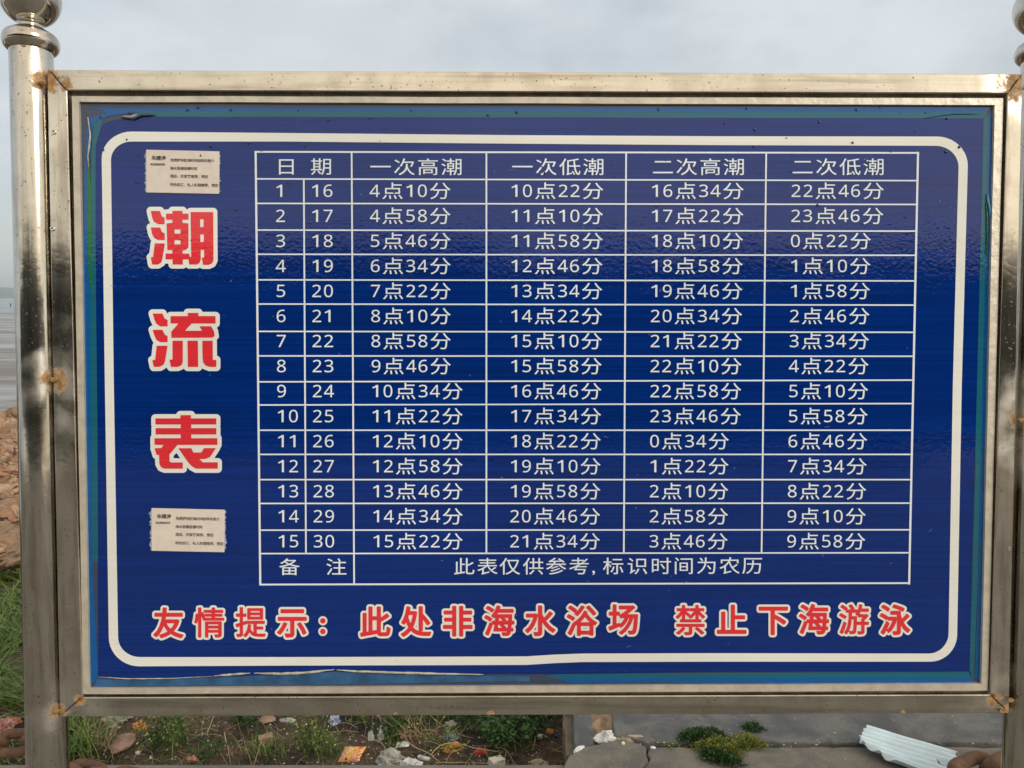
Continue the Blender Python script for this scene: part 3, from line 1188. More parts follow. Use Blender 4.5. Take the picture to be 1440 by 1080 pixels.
def post(px_top, py_top, px_bot, py_bot, cy_px):
    a = pl(px_top, py_top, AX)
    b_ = pl(px_bot, py_bot, AX)
    ax = (a - b_).normalized()
    colc = pl(px_top, cy_px, AX)              # collar centre
    colc = b_ + ax * (colc - b_).dot(ax)
    foot = b_ + ax * ((-0.3 - b_.z) / ax.z)
    L = (colc - foot).length
    w = MB()
    w.lathe([(RP, 0), (RP, L * 0.25), (RP, L * 0.5), (RP, L * 0.75), (RP, L)], foot, ax, 64)
    po = w.build('post', M_POST, board, True)
    w = MB()
    R = 0.0425
    H = 0.0165
    prof = [(RP * 0.98, -H * 0.75)]
    for k in range(-8, 9):
        an = math.radians(k * 10)
        prof.append((R - 0.0135 + 0.0135 * math.cos(an), H * math.sin(an)))
    prof += [(0.026, H * 1.02), (0.0255, H * 1.22), (0.0245, H * 1.24), (0.0235, H * 1.28), (0.0, H * 1.28)]
    w.lathe(prof, colc, ax, 64)
    w.build('collar', M_BALL, po, True)
    w = MB()
    RB = 0.0465
    nk = 0.0185
    cb = H * 1.26 + 0.009 + math.sqrt(RB * RB - nk * nk)
    prof = [(nk + 0.0025, H * 1.2), (nk, H * 1.26 + .004), (nk, H * 1.26 + 0.009)]
    a0 = -math.acos(nk / RB)
    for k in range(1, 33):
        an = a0 + (math.pi / 2 - a0) * k / 32
        prof.append((max(RB * math.cos(an), 0.0), cb + RB * math.sin(an)))
    w.lathe(prof, colc, ax, 72)
    w.build('ball_finial', M_BALL, po, True)
    return po


post(44.3, 90, 66.5, 1040, 60)
post(1467, 90, 1440, 1040, 73)

# weld beads
def bead(px, py, r, off=0.002, name='weld', el=1.0):
    w = MB()
    bm = bmesh.new()
    bmesh.ops.create_icosphere(bm, subdivisions=2, radius=r)
    c0 = pl(px, py, off)
    for v_ in bm.verts:
        k = 1 + 0.35 * mnoise.noise(v_.co * 300 + c0 * 50)
        v_.co = v_.co * k
        v_.co.x *= el
    me = [(v_.co + c0) for v_ in bm.verts]
    fs = [tuple(x.index for x in f_.verts) for f_ in bm.faces]
    bm.free()
    return mk(name, me, fs, M_WELD, board, True)


for q in ((60, 116, .004, 1.6), (76, 534, .0045, 1.6), (80, 533, .003, 1), (80, 1000, .004, 1.8), (1436, 591, .004, 1.6), (1421, 985, .004, 1.6), (1410, 1000, .003, 2),
          (33, 64, .0022, 1.6), (1400, 978, .003, 1)):
    bead(q[0], q[1], q[2], 0.004 if q[0] != 33 else 0.012, el=q[3])
# small rivets in the side bars
for q in ((76, 186), (74, 322), (1419, 772)):
    w = MB()
    w.lathe([(0.0042, 0), (0.0038, 0.0010), (0.0025, 0.0015), (0.001, 0.0004), (0.0, 0.0003)], pl(q[0], q[1], 0.0), N, 16)
    w.build('rivet', M_CHAN if q[0] > 1000 else M_BALL, board, True)
# dark mitre seams at the corners
M_SEAM = simple('seam', (0.03, 0.022, 0.015), 0.9, 0.2, 60)
for a, b_ in (((72, 101), (93, 126)), ((92, 1000), (113, 982)), ((1431, 112), (1420, 126)), ((1413, 996), (1395, 979))):
    w = MB()
    n = 10
    pts = [pl(a[0] + (b_[0] - a[0]) * k / n + RND.uniform(-.5, .5), a[1] + (b_[1] - a[1]) * k / n + RND.uniform(-.5, .5), 0.0003) for k in range(n + 1)]
    w.tube(pts, 0.0008, 5)
    w.build('mitre_seam', M_SEAM, board)

# ------------------------------------------------------------------ rocks left of the board
def rock_mesh(name, seed, flat_=0.7, mt=None, sub=4, rough=0.42):
    bm = bmesh.new()
    bmesh.ops.create_icosphere(bm, subdivisions=sub, radius=1.0)
    for v_ in bm.verts:
        d = v_.co.normalized()
        k = 1 + rough * mnoise.noise(d * 1.3 + Vector((seed * 7.1, 0, 0))) + rough * 0.5 * mnoise.noise(d * 3.5 + Vector((0, seed * 3.3, 0)))
        cell = mnoise.cell(d * 1.6 + Vector((seed, seed, 0)))
        k -= 0.16 * cell
        k -= 0.22 * max(0, 0.12 - abs(mnoise.noise(d * 2.6 + Vector((seed * 2.2, 1, 0))))) / 0.12
        v_.co = Vector((d.x * 1.1, d.y * 0.9, d.z * flat_)) * k
    me = bpy.data.meshes.new(name)
    bm.to_mesh(me)
    bm.free()
    me.materials.append(mt or M_ROCK)
    for p_ in me.polygons:
        p_.use_smooth = True
    return me


RM = [rock_mesh('boulder', s_, 0.55 + 0.05 * s_) for s_ in range(8)]
k = 0
for i in range(95):
    q = i / 94
    y = 4.45 + 7.3 * q ** 1.25
    depth = y * math.cos(PITCH) + 0.2
    x = (-0.664 + 0.035 * RND.random() - 0.01) * depth + RND.uniform(-0.14, 0.12)
    r = RND.uniform(0.065, 0.15) * (1 + 0.8 * q)
    o = bpy.data.objects.new('boulder', RM[i % 8])
    COL.objects.link(o)
    o.location = (x, y, slope_h(x, y) + r * RND.uniform(.15, .45))
    o.rotation_euler = (RND.uniform(-.5, .5), RND.uniform(-.5, .5), RND.uniform(0, 6.28))
    o.scale = (r * RND.uniform(.9, 1.5), r * RND.uniform(.8, 1.2), r * RND.uniform(.7, 1.1))
    tag(o, 'reddish tan boulder in the heap between grass and beach, left of the board', 'rock', 'reddish boulders heaped above the beach')

# person on the sand bar
def person(loc, h, label):
    s_ = h / 1.7
    J = {'pel': (0, 0, .92), 'che': (0, .02, 1.28), 'nec': (0, .01, 1.47), 'hed': (0, -.01, 1.6), 'hip_l': (-.09, 0, .9), 'kne_l': (-.12, -.06, .5), 'ank_l': (-.13, .05, .08),
         'toe_l': (-.14, -.1, .03), 'hip_r': (.09, 0, .9), 'kne_r': (.12, -.1, .5), 'ank_r': (.14, -.12, .08), 'toe_r': (.15, -.27, .03), 'sho_l': (-.19, .01, 1.4), 'elb_l': (-.26, .04, 1.12),
         'wri_l': (-.25, -.06, .88), 'sho_r': (.19, .01, 1.4), 'elb_r': (.27, .02, 1.13), 'wri_r': (.24, -.12, .92)}
    R_ = {'pel': .15, 'che': .16, 'nec': .06, 'hed': .11, 'hip_l': .09, 'hip_r': .09, 'kne_l': .06, 'kne_r': .06, 'ank_l': .045, 'ank_r': .045, 'toe_l': .04, 'toe_r': .04,
          'sho_l': .07, 'sho_r': .07, 'elb_l': .045, 'elb_r': .045, 'wri_l': .035, 'wri_r': .035}
    E_ = [('pel', 'che'), ('che', 'nec'), ('nec', 'hed'), ('pel', 'hip_l'), ('hip_l', 'kne_l'), ('kne_l', 'ank_l'), ('ank_l', 'toe_l'), ('pel', 'hip_r'), ('hip_r', 'kne_r'),
          ('kne_r', 'ank_r'), ('ank_r', 'toe_r'), ('che', 'sho_l'), ('sho_l', 'elb_l'), ('elb_l', 'wri_l'), ('che', 'sho_r'), ('sho_r', 'elb_r'), ('elb_r', 'wri_r')]
    ks = list(J)
    me = bpy.data.meshes.new('person')
    me.from_pydata([Vector(J[k_]) * s_ for k_ in ks], [(ks.index(a), ks.index(b_)) for a, b_ in E_], [])
    o = bpy.data.objects.new('person', me)
    COL.objects.link(o)
    o.location = loc
    o.modifiers.new('skin', 'SKIN')
    lay = me.skin_vertices[0].data if me.skin_vertices else None
    if lay is None:
        bm = bmesh.new()
        bm.from_mesh(me)
        bm.verts.layers.skin.verify()
        bm.to_mesh(me)
        bm.free()
        lay = me.skin_vertices[0].data
    for i_, k_ in enumerate(ks):
        lay[i_].radius = (R_[k_] * s_, R_[k_] * s_)
        lay[i_].use_root = (k_ == 'pel')
    o.modifiers.new('sub', 'SUBSURF').levels = 1
    me.materials.append(simple('dark_clothes', (0.04, 0.045, 0.07), 0.8))
    tag(o, label, 'person')
    return o


pp = at_y(15.5, 437, 300)
pp.z = -2.26
person(pp, 1.7, 'tiny distant person in dark clothing standing on the far sand bar beside the sea')


# ------------------------------------------------------------------ plants
def leafmat(name, col, col2, trans=0.25):
    m, t, b = mat(name)
    oi = t.n('ShaderNodeNewGeometry').outputs['Random Per Island']
    c = t.mix(oi, col, col2)
    t.put(b.inputs['Base Color'], c)
    b.inputs['Roughness'].default_value = 0.55
    b.inputs['Specular IOR Level'].default_value = 0.3
    try:
        b.inputs['Subsurface Weight'].default_value = 0.0
        b.inputs['Transmission Weight'].default_value = 0.0
    except KeyError:
        pass
    return m


L_GRASS = leafmat('grass_blades', (0.03, 0.09, 0.012), (0.22, 0.31, 0.07))
L_DARK = leafmat('dark_weed_leaves', (0.010, 0.035, 0.009), (0.06, 0.13, 0.03))
L_MID = leafmat('weed_leaves', (0.05, 0.12, 0.02), (0.16, 0.24, 0.04))
L_YEL = leafmat('yellow_weed_leaves', (0.09, 0.14, 0.02), (0.26, 0.25, 0.045))
L_DRY = leafmat('dry_stalks', (0.30, 0.22, 0.11), (0.48, 0.40, 0.24))
L_FLOW = leafmat('small_flowers', (0.50, 0.48, 0.05), (0.65, 0.66, 0.28))


def blade(mb, p, h, wd, rnd, lean=0.5, seg=4):
    an = rnd.uniform(0, math.tau)
    d = Vector((math.cos(an), math.sin(an), 0))
    sd_ = Vector((-d.y, d.x, 0))
    L = lean * h * rnd.uniform(0.3, 1.3)
    vs = []
    for k in range(seg + 1):
        q = k / seg
        c0 = Vector(p) + d * L * q * q + Vector((0, 0, h * (q - 0.28 * q * q * lean)))
        ww = wd * (1 - q) ** 0.7 * 0.5
        vs += [c0 - sd_ * ww, c0 + sd_ * ww]
    mb.add(vs, [(2 * k, 2 * k + 1, 2 * k + 3, 2 * k + 2) for k in range(seg)])


def leafquad(mb, p, d, size, rnd):
    d = Vector(d).normalized()
    s_ = d.cross(Vector((rnd.uniform(-1, 1), rnd.uniform(-1, 1), rnd.uniform(-.3, 1)))).normalized()
    a = Vector(p)
    mb.add([a, a + d * size * .5 + s_ * size * .28, a + d * size, a + d * size * .5 - s_ * size * .28], [(0, 1, 2, 3)])


def stalk(mb, p, tip, r, rnd, bend=0.05, seg=6):
    p, tip = Vector(p), Vector(tip)
    o_ = Vector((rnd.uniform(-1, 1), rnd.uniform(-1, 1), rnd.uniform(0, 1))) * bend
    pts = [p.lerp(tip, k / seg) + o_ * math.sin(math.pi * k / seg) for k in range(seg + 1)]
    mb.tube(pts, [r * (1 - 0.6 * k / seg) for k in range(seg + 1)], 4)
    return pts


def gpos(px, py, dz=0.0):
    """pixel -> dirt bed"""
    p_ = at_z(px, py, -0.18)
    for _ in range(3):
        p_ = at_z(px, py, bed_h(p_.x, p_.y))
    p_.z += dz
    return p_


def weed(name, px, py, w_, h_, label, cat='plant', group=None, leaf=L_MID, n_st=7, n_lf=120, lsz=0.016, flowers=0, blades=0, bh=0.12, z=None, seed=0, dry=0):
    rnd = random.Random(seed + int(px * 13 + py))
    p_ = gpos(px, py) if z is None else at_z(px, py, z)
    root = empty(name, p_, label, cat, group)
    st, lf, fl, bl = MB(), MB(), MB(), MB()
    for k in range(n_st):
        b0 = p_ + Vector((rnd.gauss(0, w_ * .18), rnd.gauss(0, w_ * .15), -0.01))
        tip = b0 + Vector((rnd.gauss(0, w_ * .35), rnd.gauss(0, w_ * .3), h_ * rnd.uniform(.5, 1.05)))
        pts = stalk(st, b0, tip, 0.0016, rnd, h_ * .12)
        for i_ in range(n_lf // max(1, n_st)):
            c0 = pts[rnd.randint(0, 6)].lerp(pts[rnd.randint(2, 6)], rnd.random())
            c0 = c0 + Vector((rnd.gauss(0, w_ * .07), rnd.gauss(0, w_ * .07), rnd.gauss(0, h_ * .05)))
            leafquad(lf, c0, (rnd.uniform(-1, 1), rnd.uniform(-1, 1), rnd.uniform(-.4, .9)), lsz * rnd.uniform(.6, 1.4), rnd)
        for i_ in range(flowers // max(1, n_st)):
            c0 = pts[rnd.randint(3, 6)] + Vector((rnd.gauss(0, .01), rnd.gauss(0, .01), rnd.uniform(0, .012)))
            for a in range(3):
                leafquad(fl, c0, (rnd.uniform(-1, 1), rnd.uniform(-1, 1), rnd.uniform(0, 1)), 0.0075, rnd)
    if n_st:
        st.build('stem', L_DRY if dry else L_DARK, root)
    if lf.v:
        lf.build('foliage', leaf, root)['kind'] = 'stuff'
    if fl.v:
        fl.build('flower_heads', L_FLOW, root)
    for k in range(blades):
        blade(bl, p_ + Vector((rnd.gauss(0, w_ * .3), rnd.gauss(0, w_ * .3), -0.008)), bh * rnd.uniform(.5, 1.2), 0.0042, rnd, 0.8)
    if bl.v:
        bl.build('blades', leaf if not n_st else L_GRASS, root)['kind'] = 'stuff'
    return root


# grass at the left edge (nobody could count it)
gb = MB()
rg = random.Random(3)
for k in range(9000):
    y = rg.uniform(2.72, 4.5)
    x = -0.655 * (y + 0.2) + rg.uniform(-0.5, 0.36)
    dens_ = nz(x, y, 3.0, 4)
    if dens_ < -0.05 or nz(x, y, 9.0, 14) < -0.15:
        continue
    blade(gb, (x, y, bed_h(x, y) - 0.01), rg.uniform(0.05, 0.26), 0.0055, rg, 1.3)
gr = gb.build('grass', L_GRASS)
gr['kind'] = 'stuff'
gb = MB()
for k in range(7000):
    x = rg.uniform(-2.3, 0.25)
    y = rg.uniform(KERB_Y + 0.02, 3.7)
    if nz(x, y, 5.0, 9) < 0.05:
        continue
    blade(gb, (x, y, bed_h(x, y) - 0.006), rg.uniform(0.02, 0.075), 0.0035, rg, 1.4)
gr = gb.build('short_grass', leafmat('sparse_grass', (0.03, 0.075, 0.014), (0.12, 0.17, 0.04)))
gr['kind'] = 'stuff'
# tan dry grass among it
gb = MB()
for k in range(1100):
    x = rg.uniform(-2.4, 0.25)
    y = rg.uniform(KERB_Y + 0.03, 4.2)
    an = rg.uniform(0, math.tau)
    p_ = Vector((x, y, bed_h(x, y) + 0.006))
    stalk(gb, p_, p_ + Vector((math.cos(an) * .08, math.sin(an) * .08, rg.uniform(0, .07))), 0.0011, rg, .02)
gr = gb.build('dry_grass', L_DRY)
gr['kind'] = 'stuff'

weed('grass_tuft', 106, 1066, .10, .18, 'tall green grass tuft beside the foot of the steel post', 'grass', None, L_GRASS, 0, 0, blades=70, bh=.22)
weed('dry_weed', 140, 1050, .15, .16, 'tangle of dry tan weed stalks beside the bottom left corner of the frame', 'plant', None, L_DRY, 26, 60, 0.01, dry=1)
weed('flowering_weed', 218, 1052, .15, .15, 'low dark weed with tiny yellow flowers left of the red can scrap', 'plant', None, L_DARK, 12, 260, 0.014, 36, 12)
weed('flowering_weed', 250, 1046, .18, .22, 'tall thin weed with pale yellow flower heads rising behind the red can scrap', 'plant', None, L_MID, 14, 300, 0.013, 42, 20)
weed('green_weed', 325, 1018, .20, .10, 'flat dark green weed close under the frame above the bare soil', 'plant', None, L_DARK, 10, 260, 0.018)
weed('grass_tuft', 372, 1062, .13, .07, 'small bright green grass tuft in front of the broken brick', 'grass', None, L_GRASS, 0, 0, blades=80, bh=.09)
weed('flowering_weed', 438, 1058, .12, .24, 'upright bright green weed with yellow flowers left of the snack packet', 'plant', None, L_MID, 13, 320, 0.014, 40, 30)
weed('green_weed', 465, 1064, .13, .13, 'small ragged weed right against the left side of the snack packet', 'plant', None, L_MID, 8, 160, 0.012, 8, 14)
weed('green_weed', 552, 1046, .09, .18, 'narrow dark green weed standing among the white plastic scraps', 'plant', None, L_DARK, 7, 120, 0.018, 0, 24)
weed('green_weed', 590, 1016, .22, .16, 'dark green weed clump high behind the pink bag', 'plant', None, L_DARK, 14, 420, 0.018, 0, 20)
weed('green_weed', 635, 1012, .20, .14, 'dark leafy weed close under the frame above the white paper scrap', 'plant', None, L_DARK, 14, 420, 0.017, 6, 20)
weed('green_weed', 618, 1050, .12, .08, 'low green weed between white plastic bar and orange wrapper', 'plant', None, L_MID, 9, 160, 0.012, 4, 16)
weed('green_weed', 510, 1012, .16, .14, 'thin green weed under the frame right of the small blue bag', 'plant', None, L_MID, 9, 200, 0.013, 6, 24)
weed('green_weed', 285, 1066, .16, .07, 'low weed to the right of the red can scrap', 'plant', None, L_DARK, 8, 200, 0.012, 0, 40, .07)
weed('dry_weed', 600, 1038, .25, .16, 'brown dried weed stalks above the orange wrapper', 'plant', None, L_DRY, 26, 50, 0.01, dry=1)
weed('bushy_weed', 712, 1040, .26, .20, 'dark green bushy weed filling the hollow between red pouch and concrete edge', 'plant', None, L_DARK, 26, 1300, 0.020, 10)
weed('bushy_weed', 762, 1012, .22, .16, 'dark bushy weed in the shaded corner behind the orange peel', 'plant', None, L_DARK, 20, 800, 0.019)
weed('green_weed', 663, 1030, .14, .13, 'dark weed with a few yellow flowers left of the big bushy weed', 'plant', None, L_DARK, 10, 260, 0.016, 14)
weed('grass_tuft', 22, 1062, .16, .08, 'green grass tuft under the rusty chain left of the steel post', 'grass', None, L_GRASS, 0, 0, blades=80, bh=.10)
# shrubby weed over the slab joint
def cushion(px, py, patches, label, leaf, n, lsz=.008):
    """low mat-forming plant: small leaves over several mounds (offsets in metres from its root)"""
    p_ = at_z(px, py, 0.0)
    rnd = random.Random(int(px))
    root = empty('joint_weed', p_, label, 'plant')
    lf, st = MB(), MB()
    for (dx, dy, rx, ry, hh) in patches:
        c0 = p_ + Vector((dx, dy, 0))
        stalk(st, p_ + Vector((0, 0, -.01)), c0 + Vector((0, 0, hh * .8)), .0015, rnd, .01)
        for k in range(int(n * rx * ry / .0012)):
            an, rr = rnd.uniform(0, math.tau), math.sqrt(rnd.random())
            edge = 1 + .55 * mnoise.noise(Vector((math.cos(an) * 3, math.sin(an) * 3, dx * 40))) + .25 * abs(rnd.gauss(0, 1)) * (rnd.random() < .3)
            x, y = math.cos(an) * rr * rx * edge, math.sin(an) * rr * ry * edge
            z = hh * (1 - rr * rr) * rnd.uniform(.25, 1.15) * (.75 + .7 * mnoise.noise(Vector((x * 45, y * 45, dx * 9)))) + .003
            leafquad(lf, c0 + Vector((x, y, z)), (math.cos(an) * .7 + rnd.uniform(-.6, .6), math.sin(an) * .7 + rnd.uniform(-.6, .6), rnd.uniform(.1, 1.1)), lsz * rnd.uniform(.6, 1.3), rnd)
    st.build('stem', L_DARK, root)
    lf.build('foliage', leaf, root)['kind'] = 'stuff'


cushion(1018, 1052, [(-.02, 0, .06, .04, .035), (.06, .012, .06, .04, .035), (.0, -.03, .05, .035, .03), (.115, .015, .035, .028, .025), (.10, .05, .03, .03, .022), (-.075, .0, .045, .022, .02)],
        'spreading yellow green weed growing out of the joint between the concrete slabs', L_YEL, 480)
cushion(990, 1040, [(-.02, .01, .05, .035, .035), (.035, .025, .04, .03, .03), (-.06, .0, .03, .03, .025)],
        'dark green weed at the left end of the yellow one in the slab joint', L_DARK, 620, .009)
cushion(1012, 1068, [(0, 0, .055, .03, .03), (.03, -.025, .04, .025, .022), (-.02, .02, .04, .02, .025)],
        'dark green weed spilling onto the front slab below the yellow one', L_DARK, 620, .009)
cushion(1058, 1026, [(0, 0, .035, .025, .025)],
        'small dark green sprig on the dark slab behind the yellow weed', L_DARK, 620, .009)
weed('joint_weed', 940, 1050, .07, .02, 'flat mossy weed in the joint beside the white shell on the broken slab', 'plant', None, L_YEL, 10, 260, 0.007, z=-0.01)
jm = MB()
for k in range(700):
    px_ = rg.uniform(1070, 1205)
    p_ = at_z(px_, rg.uniform(1046, 1050), -0.02)
    leafquad(jm, p_ + Vector((0, 0, .01)), (rg.uniform(-1, 1), rg.uniform(-1, 1), rg.uniform(0, 1)), 0.006, rg)
jo = jm.build('moss', L_YEL)
jo['kind'] = 'stuff'

# ------------------------------------------------------------------ litter
def crumple(name, px, py, sx, sy, sz, mt, label, cat, z=None, rot=0, seed=0, sub=3, amp=None, freq=None, group=None):
    soft = 'plastic' in name or 'wrapper' in name or 'paper' in name
    amp = amp if amp is not None else (0.85 if soft else 0.4)
    freq = freq if freq is not None else (3.0 if soft else 2.2)
    sub = 4 if soft and sub == 3 else sub
    p_ = gpos(px, py) if z is None else at_z(px, py, z)
    bm = bmesh.new()
    bmesh.ops.create_icosphere(bm, subdivisions=sub, radius=1.0)
    vs = []
    R_ = Matrix.Rotation(rot, 3, 'Z')
    for v_ in bm.verts:
        d = v_.co.normalized()
        nn_ = mnoise.noise(d * freq + Vector((seed, 0, 0))) + 0.6 * abs(mnoise.noise(d * freq * 2.6 + Vector((0, seed, 0))))
        q = d * (1 + amp * nn_)
        q = Vector((q.x * sx, q.y * sy, max(q.z, -0.35) * sz))
        vs.append(R_ @ q + p_ + Vector((0, 0, sz * 0.18)))
    fs = [tuple(x.index for x in f_.verts) for f_ in bm.faces]
    bm.free()
    o = mk(name, vs, fs, mt, None, False)
    tag(o, label, cat, group)
    return recenter(o)


M_PLW = simple('white_plastic', (0.70, 0.70, 0.68), 0.35, 0.15, 40)
M_PLG = simple('grey_plastic_film', (0.36, 0.35, 0.30), 0.3, 0.3, 50)
M_PLB = simple('blue_plastic', (0.20, 0.30, 0.55), 0.35, 0.3, 60, col2=(0.65, 0.68, 0.72))
M_PNK = simple('pink_plastic', (0.50, 0.26, 0.22), 0.4, 0.3, 60)
M_ORG = simple('orange_wrapper', (0.62, 0.22, 0.03), 0.35, 0.3, 70, col2=(0.60, 0.36, 0.12))
M_REDP = simple('red_pouch', (0.42, 0.02, 0.02), 0.35, 0.3, 60)
M_REDW = simple('red_white_scrap', (0.62, 0.06, 0.06), 0.4, 0.2, 140, col2=(0.75, 0.42, 0.38))
M_FOAM = simple('foam', (0.70, 0.66, 0.56), 0.8, 0.12, 60, bump=0.5)
M_BRK = simple('broken_brick', (0.36, 0.24, 0.16), 0.9, 0.25, 30, bump=0.5)
M_STN = simple('beige_stone', (0.42, 0.34, 0.22), 0.9, 0.25, 30, bump=0.7)
M_STD = simple('dark_stone', (0.10, 0.11, 0.09), 0.9, 0.3, 20, bump=0.7)
M_STR = simple('pink_stone', (0.34, 0.21, 0.15), 0.9, 0.25, 25, bump=0.7)

px1 = 0.0026
crumple('stone', 172, 1046, .040, .06, .016, M_STR, 'flat pinkish brown stone half buried left of the flowering weeds', 'stone', seed=3, amp=.3)
crumple('plastic_bag', 166, 1014, .045, .03, .02, M_PLG, 'flattened grey plastic film near the dry weed under the frame', 'plastic bag', seed=5)
crumple('wrapper', 196, 1024, .022, .02, .018, M_ORG, 'crushed orange and yellow wrapper below the frame left of the flowering weeds', 'wrapper', seed=6)
crumple('paper_scrap', 194, 1060, .010, .008, .009, M_PLW, 'small white paper scrap on the soil below the flat pinkish stone', 'litter', seed=7, sub=2)
crumple('can_scrap', 270, 1069, .021, .014, .014, M_REDW, 'crushed red and white can scrap at the edge of the dirt bed', 'litter', seed=8, sub=2, amp=.35)
crumple('bottle_cap', 347, 1056, .010, .009, .008, M_ORG, 'tiny orange cap beside the small grass tuft', 'bottle cap', seed=9, sub=2, amp=.15)
crumple('stone', 376, 1012, .034, .025, .010, M_BRK, 'thin reddish stone flake behind the broken brick', 'stone', seed=10, amp=.3)
crumple('paper_scrap', 404, 1014, .03, .012, .008, M_PLG, 'pale grey paper strip under the frame right of the broken brick', 'litter', seed=11, sub=2)
crumple('plastic_bag', 471, 1016, .018, .014, .028, M_PLB, 'small blue and white plastic bag high in the weeds', 'plastic bag', seed=12)
crumple('plastic_bag', 539, 1038, .016, .012, .040, M_PLW, 'tall white plastic scrap standing between the weeds', 'plastic bag', seed=13)
crumple('plastic_bag', 522, 1040, .010, .01, .026, M_PLW, 'narrow white plastic scrap left of the tall one', 'plastic bag', seed=14)
crumple('plastic_bag', 568, 1036, .026, .02, .030, M_PNK, 'crumpled pink plastic bag behind the grey film bag', 'plastic bag', seed=15)
crumple('plastic_tray', 566, 1048, .024, .014, .010, M_PLW, 'flat white plastic piece under the pink bag', 'litter', seed=16, sub=2)
crumple('plastic_bag', 549, 1072, .048, .035, .040, M_PLG, 'puffed grey film bag in front of the white plastic scraps', 'plastic bag', seed=17, amp=.35)
crumple('plastic_bag', 577, 1079, .036, .025, .022, M_PLW, 'bright white crumpled bag at the kerb beside the grey film bag', 'plastic bag', seed=18, amp=.7)
crumple('paper_scrap', 536, 1079, .014, .01, .010, M_PLB, 'small blue scrap below the grey film bag', 'litter', seed=19, sub=2)
crumple('paper_scrap', 633, 1020, .02, .014, .012, M_PLW, 'white paper scrap caught in the dried stalks', 'litter', seed=20)
crumple('plastic_bag', 634, 1040, .022, .016, .014, M_PLB, 'dull blue plastic scrap behind the orange wrapper', 'plastic bag', seed=21)
crumple('wrapper', 637, 1054, .030, .018, .018, M_ORG, 'bright orange torn wrapper left of the red pouch', 'wrapper', seed=22, amp=.9, freq=3.5)
crumple('pouch', 676, 1058, .030, .014, .012, M_REDP, 'flat dark red pouch lying in front of the bushy weed', 'pouch', seed=23, amp=.25, rot=.15)
crumple('stone', 758, 1078, .034, .025, .022, M_STN, 'beige rough stone at the kerb near the concrete edge', 'stone', seed=24, amp=.4)
crumple('stone', 762, 1022, .040, .03, .026, M_STD, 'dark grey stone in the shaded corner under the frame', 'stone', seed=25, amp=.3)
crumple('peel', 773, 1030, .017, .013, .014, simple('orange_peel', (0.55, 0.22, 0.02), 0.5, .2, 60), 'orange fruit peel in the shaded corner beside the dark stone', 'peel', seed=26, amp=.3)
crumple('paper_scrap', 759, 1037, .018, .008, .010, M_PLW, 'white torn scrap just below the orange peel', 'litter', seed=27, sub=2, amp=.8)
crumple('plastic_bag', 779, 1036, .012, .008, .010, simple('navy_plastic', (0.02, 0.05, 0.2), .3), 'small dark blue plastic scrap right of the orange peel', 'plastic bag', seed=28, sub=2)
crumple('plastic_bag', 851, 1041, .036, .02, .026, M_PLW, 'white plastic lump sticking up behind the broken slab', 'plastic bag', z=-.02, seed=29, amp=.7, freq=1.5)
crumple('plastic_tray', 815, 1056, .026, .012, .012, M_PLW, 'white curved plastic rim on the left shoulder of the broken slab', 'litter', z=.005, seed=41, amp=.25, rot=.7)
crumple('shell', 876, 1046, .007, .006, .007, M_PLW, 'small white shell on the back edge of the broken slab', 'shell', z=.015, seed=30, sub=2, amp=.2)
crumple('shell', 918, 1052, .011, .006, .006, M_PLW, 'long white shell at the left end of the slab joint', 'shell', z=.0, seed=31, sub=2, amp=.2)
crumple('plastic_bag', 7, 1026, .03, .025, .03, M_PNK, 'pinkish crumpled bag above the rusty chain left of the post', 'plastic bag', seed=33, amp=.8)
crumple('wrapper', 20, 1017, .02, .015, .014, simple('salmon_wrapper', (0.6, 0.2, 0.11), .4), 'salmon coloured wrapper scrap behind the pinkish bag', 'wrapper', seed=34, amp=.8)
crumple('stone', 890, 1041, .055, .016, .014, M_STN, 'tan broken stone along the chipped corner of the dark slab', 'stone', z=-.012, seed=35, amp=.5, freq=4)

# sprinkled tiny white shells and gravel
tb = MB()
for k in range(420):
    px_, py_ = rg.uniform(100, 800), rg.uniform(1006, 1078)
    p_ = gpos(px_, py_)
    r = rg.choice((.0012, .002, .003, .0045)) * rg.uniform(.7, 1.3)
    vs = [p_ + Vector((r * rg.uniform(.8, 1.6), 0, 0)), p_ + Vector((0, r, 0)), p_ + Vector((-r * 1.2, 0, 0)), p_ + Vector((0, -r, 0)), p_ + Vector((0, 0, r * 1.2))]
    tb.add(vs, [(0, 1, 4), (1, 2, 4), (2, 3, 4), (3, 0, 4)])
o = tb.build('shell_fragments', simple('shell_bits', (0.62, 0.56, 0.46), 0.7, .3, 90, obj=False))
o['kind'] = 'stuff'
tb = MB()
for k in range(2600):
    x, y = rg.uniform(-2.3, .25), rg.uniform(KERB_Y, 3.8)
    r = rg.choice((.002, .003, .005, .008)) * rg.uniform(.6, 1.4)
    p_ = Vector((x, y, bed_h(x, y)))
    vs = [p_ + Vector((r * rg.uniform(.8, 1.5), 0, 0)), p_ + Vector((0, r, r * .2)), p_ + Vector((-r * 1.2, 0, 0)), p_ + Vector((0, -r, 0)), p_ + Vector((r * .2, 0, r * .9))]
    tb.add(vs, [(0, 1, 4), (1, 2, 4), (2, 3, 4), (3, 0, 4)])
o = tb.build('gravel', simple('clods', (0.17, 0.115, 0.075), 0.95, .4, 40, obj=False))
o['kind'] = 'stuff'

